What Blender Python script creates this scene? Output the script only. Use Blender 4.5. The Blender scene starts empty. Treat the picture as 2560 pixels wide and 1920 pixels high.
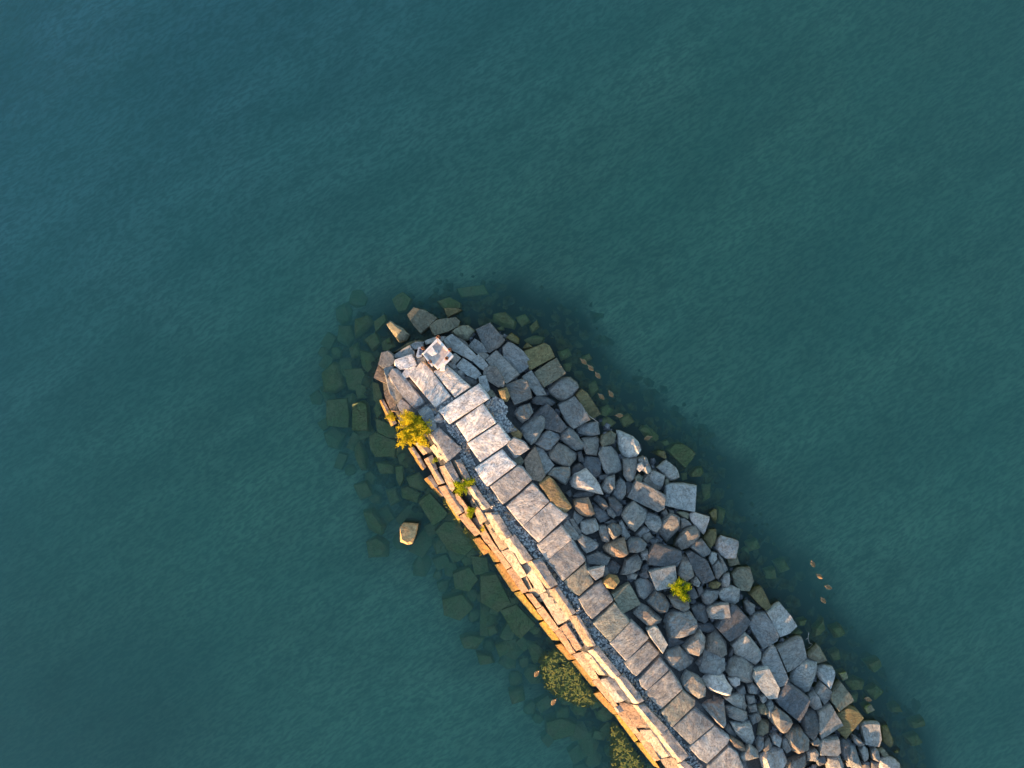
import bpy, bmesh, math, random
import numpy as np
from mathutils import Vector, noise as mnoise

# ------------------------------------------------------------------ camera, sky, sun, exposure
S = bpy.context.scene
PX = 0.03                     # metres on the water per survey unit
CAM_H = 53.3
SUN_EL, SUN_AZ = math.radians(6.5), math.radians(220.0)   # azimuth clockwise from +Y
cam_d = bpy.data.cameras.new('camera'); cam = bpy.data.objects.new('camera', cam_d)
S.collection.objects.link(cam)
cam.location = (0, 0, CAM_H); cam.rotation_euler = (0, 0, 0)
cam_d.sensor_width = 36; cam_d.lens = 18 * CAM_H / (1280 * PX); cam_d.clip_end = 2000
S.camera = cam
world = bpy.data.worlds.new('World'); S.world = world; world.use_nodes = True
wn = world.node_tree.nodes; wl = world.node_tree.links
bg = wn['Background']; sky = wn.new('ShaderNodeTexSky'); sky.sky_type = 'NISHITA'
sky.sun_disc = False; sky.sun_elevation = SUN_EL; sky.sun_rotation = SUN_AZ
sky.air_density = 1.0; sky.dust_density = .8; sky.ozone_density = 1.7
wl.new(sky.outputs[0], bg.inputs[0]); bg.inputs[1].default_value = 0.15
sun_d = bpy.data.lights.new('sun', 'SUN'); sun = bpy.data.objects.new('sun', sun_d)
S.collection.objects.link(sun)
sun_d.energy = 4.7; sun_d.angle = math.radians(0.6); sun_d.color = (1.0, 0.59, 0.28)
sdir = Vector((math.sin(SUN_AZ) * math.cos(SUN_EL), math.cos(SUN_AZ) * math.cos(SUN_EL), math.sin(SUN_EL)))
sun.rotation_euler = sdir.to_track_quat('Z', 'Y').to_euler(); sun.location = sdir * 60
S.view_settings.view_transform = 'Standard'; S.view_settings.look = 'None'
S.view_settings.gamma = 1; S.view_settings.use_curve_mapping = False
S.view_settings.exposure = 2.0
S.render.engine = 'CYCLES'
S.cycles.use_denoising = True
S.cycles.max_bounces = 6; S.cycles.diffuse_bounces = 2; S.cycles.glossy_bounces = 2
S.cycles.transparent_max_bounces = 8; S.cycles.volume_bounces = 3
S.cycles.caustics_reflective = False; S.cycles.caustics_refractive = False

# ------------------------------------------------------------------ survey helpers
TILE = {'A': (780, 680, 4.424), 'B': (1200, 680, 4.424), 'C': (780, 1000, 4.424), 'D': (1200, 1000, 4.424),
        'E': (1200, 1300, 4.424), 'F': (1600, 1200, 4.424), 'G': (1400, 1545, 4.424), 'H': (1850, 1545, 4.424),
        'I': (1600, 1000, 7.373), 'J': (1000, 1545, 4.424), 'K': (1250, 1540, 5.53), 'P': (1030, 820, 15.8),
        'Z': (0, 0, 10.0)}

def survey(tile, s):
    ox, oy, k = TILE[tile]
    out = []
    for q in s.split():
        a, b = q.split(',')
        out.append((ox + float(a) * 10 / k, oy + float(b) * 10 / k))
    return out

def to_plan(p, z):          # survey point on a surface at height z -> metres
    f = PX * (1 - z / CAM_H)
    return ((p[0] - 1280) * f, (960 - p[1]) * f)

def tile_xy(tile, a, b, z):
    return to_plan(survey(tile, '%g,%g' % (a, b))[0], z)

def fbm(x, y, z=0.0, o=3):
    s, a, f = 0, 1, 1
    for _ in range(o):
        s += a * mnoise.noise(Vector((x * f, y * f, z * f))); a *= .5; f *= 2.1
    return s

WALK = [(1083, 1081), (1117, 1158), (1169, 1219), (1211, 1284), (1261, 1352), (1320, 1406), (1374, 1479), (1424, 1544), (1472, 1631),
        (1538, 1696), (1585, 1766), (1696, 1909), (1770, 2000), (1920, 2000), (1870, 1920), (1825, 1846), (1787, 1812), (1739, 1753),
        (1707, 1722), (1673, 1674), (1649, 1633), (1622, 1596), (1575, 1550), (1534, 1501), (1485, 1470), (1464, 1402), (1430, 1347),
        (1416, 1290), (1376, 1254), (1330, 1200), (1296, 1166), (1275, 1100), (1245, 1050), (1222, 997), (1175, 967), (1135, 900),
        (1094, 850), (1050, 885), (1015, 925), (985, 925), (985, 980), (1010, 1030), (1045, 1060)]
LAND = [(935, 945), (960, 900), (985, 872), (1060, 852), (1110, 838), (1180, 812), (1250, 812), (1330, 850), (1390, 862), (1425, 930),
        (1510, 1030), (1600, 1080), (1690, 1165), (1740, 1220), (1745, 1280), (1800, 1340), (1850, 1400), (1885, 1450), (1930, 1500),
        (1990, 1570), (2070, 1660), (2130, 1740), (2170, 1800), (2240, 1890), (2300, 2000), (1690, 2000), (1637, 1920), (1590, 1861),
        (1538, 1791), (1486, 1739), (1432, 1658), (1390, 1616), (1349, 1562), (1286, 1485), (1238, 1415), (1200, 1347), (1146, 1294),
        (1096, 1219), (1060, 1199), (1020, 1122), (977, 1066), (947, 1002)]

def poly_dist(poly, X, Y):
    """inside mask and distance to outline (survey units), arrays"""
    X = np.asarray(X, float); Y = np.asarray(Y, float)
    d = np.full(X.shape, 1e9); inside = np.zeros(X.shape, bool)
    n = len(poly)
    for i in range(n):
        x0, y0 = poly[i]; x1, y1 = poly[(i + 1) % n]
        ex, ey = x1 - x0, y1 - y0
        t = np.clip(((X - x0) * ex + (Y - y0) * ey) / (ex * ex + ey * ey), 0, 1)
        d = np.minimum(d, np.hypot(X - x0 - t * ex, Y - y0 - t * ey))
        c = ((y0 > Y) != (y1 > Y)) & (X < ex * (Y - y0) / (ey if ey else 1e-9) + x0)
        inside ^= c
    return inside, d

def pile_frac(X, Y):
    """0 at the waterline, 1 at the walkway; negative metres outside the pile"""
    iw, dw = poly_dist(WALK, X, Y); il, dl = poly_dist(LAND, X, Y)
    f = np.where(iw, 1.0, dl / (dl + dw + 1e-6))
    return np.where(il | iw, f, -dl * PX)

# ------------------------------------------------------------------ materials
def mat(name):
    m = bpy.data.materials.new(name); m.use_nodes = True
    nt = m.node_tree
    for n in list(nt.nodes): nt.nodes.remove(n)
    return m, nt

def N(nt, t, **kw):
    n = nt.nodes.new(t)
    for k, v in kw.items():
        if k.startswith('i_'): n.inputs[k[2:].replace('_', ' ')].default_value = v
        else: setattr(n, k, v)
    return n

def math_n(nt, op, a, b=None, clamp=False):
    n = nt.nodes.new('ShaderNodeMath'); n.operation = op; n.use_clamp = clamp
    for i, v in enumerate((a, b)):
        if v is None: continue
        if isinstance(v, (int, float)): n.inputs[i].default_value = v
        else: nt.links.new(v, n.inputs[i])
    return n.outputs[0]

def mixc(nt, f, a, b, mode='MIX'):
    n = nt.nodes.new('ShaderNodeMix'); n.data_type = 'RGBA'; n.blend_type = mode
    for i, v in ((0, f), (6, a), (7, b)):
        if isinstance(v, (int, float)): n.inputs[i].default_value = v
        elif isinstance(v, tuple): n.inputs[i].default_value = v if len(v) == 4 else v + (1,)
        else: nt.links.new(v, n.inputs[i])
    return n.outputs[2]

def ramp(nt, v, lo, hi):
    n = nt.nodes.new('ShaderNodeMapRange'); n.clamp = True; n.interpolation_type = 'SMOOTHSTEP'
    nt.links.new(v, n.inputs[0]); n.inputs[1].default_value = lo; n.inputs[2].default_value = hi
    return n.outputs[0]

def noise_n(nt, vec, scale, detail=5, rough=.6, dist=0.0):
    n = N(nt, 'ShaderNodeTexNoise'); n.inputs['Scale'].default_value = scale
    n.inputs['Detail'].default_value = detail; n.inputs['Roughness'].default_value = rough
    n.inputs['Distortion'].default_value = dist
    if vec is not None: nt.links.new(vec, n.inputs['Vector'])
    return n.outputs['Fac']

def aniso(nt, vec, angle, sx, sy):
    n = nt.nodes.new('ShaderNodeMapping'); n.vector_type = 'TEXTURE'
    n.inputs['Rotation'].default_value = (0, 0, math.radians(angle)); n.inputs['Scale'].default_value = (1 / sx, 1 / sy, 1)
    nt.links.new(vec, n.inputs[0]); return n

def stone_material(name, stain=(.32, .15, .05), mott=0.0, alg_gain=1.0, gain=1.0, shade_tone=None):
    """colour per stone from the object's own colour; alpha of that colour = amount of rusty staining"""
    m, nt = mat(name)
    geo = N(nt, 'ShaderNodeNewGeometry'); info = N(nt, 'ShaderNodeObjectInfo')
    tc = N(nt, 'ShaderNodeTexCoord')
    off = N(nt, 'ShaderNodeVectorMath', operation='ADD')
    rnd = N(nt, 'ShaderNodeVectorMath', operation='SCALE'); rnd.inputs[0].default_value = (37, 91, 53)
    nt.links.new(info.outputs['Random'], rnd.inputs['Scale'])
    nt.links.new(geo.outputs['Position'], off.inputs[0]); nt.links.new(rnd.outputs[0], off.inputs[1])
    P = off.outputs[0]
    big = noise_n(nt, P, .9, 4, .6); mid = noise_n(nt, P, 3.0, 6, .72); fine = noise_n(nt, P, 10, 5, .75)
    v = math_n(nt, 'MULTIPLY', math_n(nt, 'ADD', math_n(nt, 'MULTIPLY', mid, 1.5), .25),
               math_n(nt, 'ADD', math_n(nt, 'MULTIPLY', fine, 1.3), .35))
    v = math_n(nt, 'MULTIPLY', v, math_n(nt, 'ADD', math_n(nt, 'MULTIPLY', big, .7), .62))
    if gain != 1.0: v = math_n(nt, 'MULTIPLY', v, gain)
    vc = N(nt, 'ShaderNodeCombineColor')
    for i in range(3): nt.links.new(v, vc.inputs[i])
    base_c = info.outputs['Color'] if shade_tone is None else mixc(nt, .8, info.outputs['Color'], shade_tone)
    col = mixc(nt, 1.0, base_c, vc.outputs[0], 'MULTIPLY')
    # rusty / warm veins
    vr = N(nt, 'ShaderNodeVectorRotate', rotation_type='Z_AXIS'); nt.links.new(P, vr.inputs['Vector'])
    nt.links.new(math_n(nt, 'MULTIPLY', info.outputs['Random'], 40.0), vr.inputs['Angle'])
    mp = N(nt, 'ShaderNodeMapping'); mp.inputs['Scale'].default_value = (.65, 1.5, 1.0)
    nt.links.new(vr.outputs[0], mp.inputs[0])
    vein = noise_n(nt, mp.outputs[0], 1.7, 7, .68, 1.1)
    vf = math_n(nt, 'MULTIPLY', ramp(nt, vein, .44, .62), info.outputs['Alpha'], True)
    col = mixc(nt, vf, col, mixc(nt, .55, stain, col))
    if mott:    # cloudy mineral banding of the dressed slabs
        mt = noise_n(nt, mp.outputs[0], .9, 6, .62, 1.6)
        col = mixc(nt, math_n(nt, 'MULTIPLY', ramp(nt, mt, .40, .62), mott), col, mixc(nt, 1.0, col, (.58, .61, .68), 'MULTIPLY'))
        col = mixc(nt, math_n(nt, 'MULTIPLY', ramp(nt, mt, .46, .30), mott), col, mixc(nt, 1.0, col, (1.35, 1.22, 1.12), 'MULTIPLY'))
    # pale lichen flecks and dark cracks
    sp = noise_n(nt, P, 7, 3, .5)
    col = mixc(nt, math_n(nt, 'MULTIPLY', ramp(nt, sp, .66, .72), .35), col, (.42, .41, .38))
    mu = noise_n(nt, mp.outputs[0], 3.2, 5, .6, .6)
    crk = math_n(nt, 'ABSOLUTE', math_n(nt, 'SUBTRACT', mu, .5))
    crf = math_n(nt, 'SUBTRACT', 1.0, ramp(nt, crk, .0, .022))
    col = mixc(nt, math_n(nt, 'MULTIPLY', crf, .45), col, (.03, .028, .026))
    sep = N(nt, 'ShaderNodeSeparateXYZ'); nt.links.new(geo.outputs['Position'], sep.inputs[0])
    rough = .86
    if True:   # tidal growth: brown-olive band above the water, green weed below
        zz = math_n(nt, 'ADD', sep.outputs[2], math_n(nt, 'MULTIPLY', math_n(nt, 'SUBTRACT', mid, .5), .5))
        band = math_n(nt, 'SUBTRACT', 1.0, ramp(nt, zz, .12, .42))
        wet = math_n(nt, 'SUBTRACT', 1.0, ramp(nt, zz, -.02, .20))
        g = alg_gain
        alg = mixc(nt, ramp(nt, big, .40, .62), (.072 * g, .095 * g, (.016 if g == 1 else .030) * g), ((.13 if g == 1 else .10) * g, .10 * g, (.022 if g == 1 else .036) * g))
        alg = mixc(nt, ramp(nt, fine, .3, .7), alg, mixc(nt, .5, alg, (.03, .035, .01)))
        col = mixc(nt, math_n(nt, 'MULTIPLY', band, .55), col, mixc(nt, .5, col, (.15, .115, .04)))
        col = mixc(nt, math_n(nt, 'MULTIPLY', wet, .88), col, alg)
    b = N(nt, 'ShaderNodeBump'); b.inputs['Strength'].default_value = .9; b.inputs['Distance'].default_value = .07
    hh = math_n(nt, 'ADD', math_n(nt, 'MULTIPLY', mid, 1.0), math_n(nt, 'MULTIPLY', fine, .35))
    hh = math_n(nt, 'SUBTRACT', hh, math_n(nt, 'MULTIPLY', crf, .35))
    nt.links.new(hh, b.inputs['Height'])
    p = N(nt, 'ShaderNodeBsdfPrincipled'); nt.links.new(col, p.inputs['Base Color'])
    p.inputs['Roughness'].default_value = rough; p.inputs['Specular IOR Level'].default_value = .3
    nt.links.new(b.outputs[0], p.inputs['Normal'])
    o = N(nt, 'ShaderNodeOutputMaterial'); nt.links.new(p.outputs[0], o.inputs[0])
    return m

def simple(name, c, rough=.7, metal=0, c2=None, sc=6, bump=0.0, trans=0.0, lo=.4, hi=.6):
    m, nt = mat(name)
    geo = N(nt, 'ShaderNodeNewGeometry')
    p = N(nt, 'ShaderNodeBsdfPrincipled'); p.inputs['Roughness'].default_value = rough; p.inputs['Metallic'].default_value = metal
    n = noise_n(nt, geo.outputs['Position'], sc, 5, .65)
    nt.links.new(mixc(nt, ramp(nt, n, lo, hi), c, c2 or tuple(x * .7 for x in c)), p.inputs['Base Color'])
    if bump:
        b = N(nt, 'ShaderNodeBump'); b.inputs['Strength'].default_value = bump; b.inputs['Distance'].default_value = .03
        nt.links.new(n, b.inputs['Height']); nt.links.new(b.outputs[0], p.inputs['Normal'])
    o = N(nt, 'ShaderNodeOutputMaterial')
    if trans:
        t = N(nt, 'ShaderNodeBsdfTranslucent'); nt.links.new(p.inputs['Base Color'].links[0].from_socket, t.inputs[0])
        mx = N(nt, 'ShaderNodeMixShader'); mx.inputs[0].default_value = trans
        nt.links.new(p.outputs[0], mx.inputs[1]); nt.links.new(t.outputs[0], mx.inputs[2]); nt.links.new(mx.outputs[0], o.inputs[0])
    else:
        nt.links.new(p.outputs[0], o.inputs[0])
    return m

M_ROCK = stone_material('quarry_rock')
M_SLAB = stone_material('walkway_granite', stain=(.44, .29, .21), mott=.75)
M_SUNK = stone_material('sunken_weedy_stone', alg_gain=4.4)
M_TOPSHADE = stone_material('wall_top_shade', gain=.9, shade_tone=(.26, .265, .275))  # shade on the flat wall tops, painted in as a greyer stone tone
M_WALL = stone_material('coursed_wall_stone', stain=(.40, .20, .07))

def seabed_material():
    m, nt = mat('seabed_silt')
    geo = N(nt, 'ShaderNodeNewGeometry'); P = geo.outputs['Position']
    sep = N(nt, 'ShaderNodeSeparateXYZ'); nt.links.new(P, sep.inputs[0])
    sm = aniso(nt, P, 36, .5, 1.7)
    n1 = noise_n(nt, sm.outputs[0], .09, 5, .62, .6); n2 = noise_n(nt, P, .45, 5, .65); n3 = noise_n(nt, P, 6, 4, .7)
    silt = mixc(nt, ramp(nt, n1, .36, .6), (.48, .58, .37), (.64, .76, .48))
    silt = mixc(nt, ramp(nt, n2, .5, .8), silt, mixc(nt, .35, silt, (.04, .06, .03)))
    rub = mixc(nt, ramp(nt, n3, .3, .7), (.018, .018, .018), (.06, .058, .055))
    top_rub = mixc(nt, ramp(nt, n3, .3, .7), (.07, .07, .068), (.17, .165, .16))
    rub = mixc(nt, ramp(nt, sep.outputs[2], 1.0, 1.08), rub, top_rub)
    nwf = ramp(nt, math_n(nt, 'SUBTRACT', math_n(nt, 'MULTIPLY', sep.outputs[1], .8), math_n(nt, 'MULTIPLY', sep.outputs[0], .6)), 4.0, 50.0)
    silt = mixc(nt, nwf, silt, mixc(nt, ramp(nt, n1, .36, .6), (.42, .58, .72), (.70, .86, 1.0)))      # sky reflection to the north-west, painted as pale blue into the bed
    dv = N(nt, 'ShaderNodeVectorMath', operation='DISTANCE'); nt.links.new(P, dv.inputs[0]); dv.inputs[1].default_value = (-34, -30, -5)
    bed = ramp(nt, math_n(nt, 'ADD', dv.outputs['Value'], math_n(nt, 'MULTIPLY', n2, 9)), 24, 8)   # eelgrass bed
    silt = mixc(nt, math_n(nt, 'MULTIPLY', bed, .5), silt, (.015, .022, .012))
    rp = aniso(nt, P, 34, .45, 1.5)
    rip = noise_n(nt, rp.outputs[0], 3.4, 4, .65, .5)     # light and dark of the surface ripples, painted into the bed colour
    swl = noise_n(nt, rp.outputs[0], .42, 3, .55, .4)     # broader swell bands of the water surface, also painted into the bed
    silt = mixc(nt, math_n(nt, 'MULTIPLY', ramp(nt, swl, .62, .36), .35), silt, mixc(nt, 1.0, silt, (.45, .45, .45), 'MULTIPLY'))
    silt = mixc(nt, math_n(nt, 'MULTIPLY', ramp(nt, rip, .60, .40), .75), silt, mixc(nt, 1.0, silt, (.25, .28, .32), 'MULTIPLY'))
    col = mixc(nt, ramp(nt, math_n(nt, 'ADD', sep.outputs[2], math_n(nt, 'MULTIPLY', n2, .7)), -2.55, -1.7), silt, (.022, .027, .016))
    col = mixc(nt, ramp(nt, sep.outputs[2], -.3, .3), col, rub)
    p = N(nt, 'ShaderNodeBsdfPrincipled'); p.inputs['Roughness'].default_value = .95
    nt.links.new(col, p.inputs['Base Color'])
    o = N(nt, 'ShaderNodeOutputMaterial'); nt.links.new(p.outputs[0], o.inputs[0])
    return m

def water_material():
    m, nt = mat('harbour_water')
    geo = N(nt, 'ShaderNodeNewGeometry'); P = geo.outputs['Position']
    mp = aniso(nt, P, 32, 1.0, 2.3)
    mp2 = aniso(nt, P, 45, .5, 1.5)
    r1 = noise_n(nt, mp.outputs[0], 4.2, 2, .5, .3); r2 = noise_n(nt, mp2.outputs[0], .55, 3, .5, .3); r3 = noise_n(nt, P, .07, 2, .5)
    # wind ruffles the open water to the north-west more than the lee of the breakwater
    sp = N(nt, 'ShaderNodeSeparateXYZ'); nt.links.new(P, sp.inputs[0])
    wind = ramp(nt, math_n(nt, 'SUBTRACT', math_n(nt, 'MULTIPLY', sp.outputs[1], .9), math_n(nt, 'MULTIPLY', sp.outputs[0], .45)), -14.0, 42.0)
    amp = math_n(nt, 'ADD', math_n(nt, 'MULTIPLY', r3, .5), math_n(nt, 'ADD', math_n(nt, 'MULTIPLY', wind, .35), .45))
    h = math_n(nt, 'ADD', math_n(nt, 'MULTIPLY', math_n(nt, 'MULTIPLY', r1, amp), .05), math_n(nt, 'MULTIPLY', r2, .05))
    b = N(nt, 'ShaderNodeBump'); b.inputs['Strength'].default_value = 1.0; b.inputs['Distance'].default_value = 1.0
    nt.links.new(h, b.inputs['Height'])
    fr = N(nt, 'ShaderNodeFresnel'); fr.inputs[0].default_value = 1.34; nt.links.new(b.outputs[0], fr.inputs['Normal'])
    gl = N(nt, 'ShaderNodeBsdfGlossy'); gl.inputs['Roughness'].default_value = .03; nt.links.new(b.outputs[0], gl.inputs['Normal'])
    tr = N(nt, 'ShaderNodeBsdfTransparent')
    mx = N(nt, 'ShaderNodeMixShader'); nt.links.new(fr.outputs[0], mx.inputs[0])
    nt.links.new(tr.outputs[0], mx.inputs[1]); nt.links.new(gl.outputs[0], mx.inputs[2])
    vol = N(nt, 'ShaderNodeVolumePrincipled')
    vol.inputs['Color'].default_value = (.41, .87, .735, 1); vol.inputs['Density'].default_value = .25
    vol.inputs['Absorption Color'].default_value = (0, 0, 0, 1); vol.inputs['Anisotropy'].default_value = 0.0
    o = N(nt, 'ShaderNodeOutputMaterial'); nt.links.new(mx.outputs[0], o.inputs['Surface']); nt.links.new(vol.outputs[0], o.inputs['Volume'])
    return m

# ------------------------------------------------------------------ object helpers
def link_mesh(name, verts, faces, material, parent=None, smooth=False, sharp=None):
    me = bpy.data.meshes.new(name); me.from_pydata(verts, [], faces); me.update()
    if smooth:
        me.shade_smooth()
        if sharp: me.set_sharp_from_angle(angle=math.radians(sharp))
    me.materials.append(material)
    o = bpy.data.objects.new(name, me); S.collection.objects.link(o)
    if parent: o.parent = parent
    return o

def thing(name, label, cat, loc=(0, 0, 0), group=None, kind=None):
    o = bpy.data.objects.new(name, None); S.collection.objects.link(o); o.location = loc
    o.empty_display_size = .3
    tag(o, label, cat, group, kind); return o

def tag(o, label=None, cat=None, group=None, kind=None):
    if label: o['label'] = label
    if cat: o['category'] = cat
    if group: o['group'] = group
    if kind: o['kind'] = kind
    return o

# ------------------------------------------------------------------ setting: seabed and water
def build_seabed():
    xs = np.concatenate([np.linspace(-320, -46, 16), np.arange(-45, 45.01, .45), np.linspace(46, 320, 16)])
    ys = np.concatenate([np.linspace(-320, -36, 16), np.arange(-35, 35.01, .45), np.linspace(36, 320, 16)])
    X, Y = np.meshgrid(xs, ys)
    SX, SY = X / PX + 1280, 960 - Y / PX
    f = pile_frac(SX, SY)
    z = np.where(f >= 0, -.75 + 1.85 * np.clip(f, 0, 1), -.75 + np.maximum(f, -40) * .48)
    # beyond the rubble foot the bottom flattens out
    z = np.where(z < -2.4, -2.4 - .9 * (1 - np.exp((z + 2.4) * .6)), z)
    nz = np.array([fbm(a * .12, b * .12, 3.1, 3) for a, b in zip(X.ravel(), Y.ravel())]).reshape(X.shape)
    z = z + np.where(f < 0, nz * np.clip(-f / 4, 0, 1) * .55, 0)
    tl = np.clip((-X * .6 + Y * .8 + 5) / 45, -.6, 1.2)            # the bottom falls away to the north-west
    z = z - np.clip((-f - 3) / 8, 0, 1) * (f < 0) * .25 * tl
    verts = [(float(a), float(b), float(c)) for a, b, c in zip(X.ravel(), Y.ravel(), z.ravel())]
    nx = len(xs); faces = []
    for j in range(len(ys) - 1):
        for i in range(nx - 1):
            k = j * nx + i; faces.append((k, k + 1, k + 1 + nx, k + nx))
    o = link_mesh('seabed', verts, faces, seabed_material(), smooth=True); tag(o, kind='structure')

def build_water():
    e, t, b = 300, 0.0, -7.5
    v = [(-e, -e, b), (e, -e, b), (e, e, b), (-e, e, b), (-e, -e, t), (e, -e, t), (e, e, t), (-e, e, t)]
    f = [(3, 2, 1, 0), (4, 5, 6, 7), (0, 1, 5, 4), (1, 2, 6, 5), (2, 3, 7, 6), (3, 0, 4, 7)]
    o = link_mesh('water', v, f, water_material()); tag(o, kind='structure')

build_seabed(); build_water()

# ------------------------------------------------------------------ stones
SUNXY = Vector((sdir.x, sdir.y)).normalized()
GREYS = [(.215, .215, .215), (.255, .25, .245), (.175, .178, .18), (.29, .285, .275), (.23, .215, .20), (.20, .202, .20)]
TINT = {'o': (.17, .15, .075), 'r': (.25, .19, .15), 'w': (.48, .44, .42), 't': (.27, .19, .09), 'p': (.33, .28, .25),
        'd': (.11, .115, .125), 'l': (.34, .345, .34), 'g': (.19, .185, .14), 'n': (.36, .31, .27)}

def densify(poly, step, rng, jit, rnd_corner):
    pts = [Vector(p) for p in poly]
    if rnd_corner:
        out = []
        n = len(pts)
        for i in range(n):
            a, b = pts[i], pts[(i + 1) % n]
            L = (b - a).length; c = min(rnd_corner, L * .3)
            d = (b - a) / max(L, 1e-6)
            out += [a + d * c, b - d * c]
        pts = out
    res = []
    n = len(pts)
    for i in range(n):
        a, b = pts[i], pts[(i + 1) % n]
        L = (b - a).length; k = max(1, int(round(L / step)))
        for j in range(k):
            q = a + (b - a) * (j / k)
            res.append(q)
    ctr = sum(res, Vector((0, 0))) / len(res)
    out = []
    sd = rng.random() * 50
    for q in res:
        d = q - ctr
        out.append(ctr + d * (1 + jit * mnoise.noise(Vector((q.x * 2.2 + sd, q.y * 2.2, sd)))))
    return out, ctr

def stone_mesh(name, poly, ztop, depth, rng, kind='b', lit=False, tilt=(0, 0), material=None, parent=None, color=None, stain=0.3):
    """poly: outline in metres. Rounded quarry stone: outline, shoulder, top with broken facets."""
    size = max((Vector(a) - Vector(b)).length for a in poly for b in poly)
    block = kind == 'k'
    slab = kind == 's'
    ring, c = densify(poly, .17 if size < 2.2 else .22, rng, .05 if block else (.02 if slab else .10), .05 if slab else (.05 if block else .07) * min(1, size))
    n = len(ring)
    # inner ring scales: first ones make the shoulder
    scales = [1.0, .965, .90, .78, .62, .45, .27]
    dome = 0.04 if slab else (.04 if block else .07) * min(1.3, size * .6)
    sh = .03 if slab else (.06 if block else .09)
    planes = []
    for _ in range(0 if slab else (rng.choice([1, 2, 3]) if block else rng.choice([4, 5, 6]))):
        a = rng.uniform(0, 2 * math.pi)
        if block: planes.append((Vector((math.cos(a), math.sin(a))), rng.uniform(.18, .36) * size, rng.uniform(.3, 1.2)))
        else: planes.append((Vector((math.cos(a), math.sin(a))), rng.uniform(.02, .34) * size, rng.uniform(.2, 1.0)))
    ext = max((q - c).dot(SUNXY) for q in ring)
    tiltv = Vector(tilt)
    sd = rng.random() * 90
    def height(q, r):
        e = q - c
        z = tiltv.dot(e)
        z -= dome * (r ** 4) + (sh if r > .99 else 0)
        for d, off, sl in planes:
            z = min(z, tiltv.dot(e) - (d.dot(e) - off) * sl)
        if lit:
            s = ext - e.dot(SUNXY)       # distance from the sunward edge
            w = ext * lit
            if s < w: z -= (w - s) * .9
        amp = .03 if slab else (.05 if block else .08)
        z += amp * fbm(q.x * 1.5 + sd, q.y * 1.5, sd, 3) * (1.0 if slab else min(1.2, size))
        return z
    verts, faces = [], []
    for k, s in enumerate((1.07, 1.04)):
        for q in ring:
            e = c + (q - c) * s; zb = ztop + height(q, 1.0)
            verts.append((e.x, e.y, (ztop - depth) if k == 0 else min(zb - .12, ztop - depth * .4)))
    for s in scales:
        for q in ring:
            e = c + (q - c) * s
            verts.append((e.x, e.y, ztop + height(e, s)))
    verts.append((c.x, c.y, ztop + height(c, 0)))
    L = len(scales) + 2
    for l in range(L - 1):
        for i in range(n):
            a, b = l * n + i, l * n + (i + 1) % n
            faces.append((a, b, b + n, a + n))
    top = len(verts) - 1
    for i in range(n):
        faces.append(((L - 1) * n + i, (L - 1) * n + (i + 1) % n, top))
    # orientation: make faces point outwards
    area = sum(ring[i].x * ring[(i + 1) % n].y - ring[(i + 1) % n].x * ring[i].y for i in range(n))
    if area < 0: faces = [tuple(reversed(f)) for f in faces]
    loc = Vector((c.x, c.y, ztop - depth))
    verts = [(x - loc.x, y - loc.y, z - loc.z) for x, y, z in verts]
    o = link_mesh(name, verts, faces, material or M_ROCK, parent, smooth=True, sharp=15)
    o.location = loc
    col = color or rng.choice(GREYS)
    bv = rng.uniform(.84, 1.16); wv = rng.uniform(-.03, .03)
    o.color = (col[0] * bv * (1 + wv), col[1] * bv, col[2] * bv * (1 - wv) * .93, stain)
    return o

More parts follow.
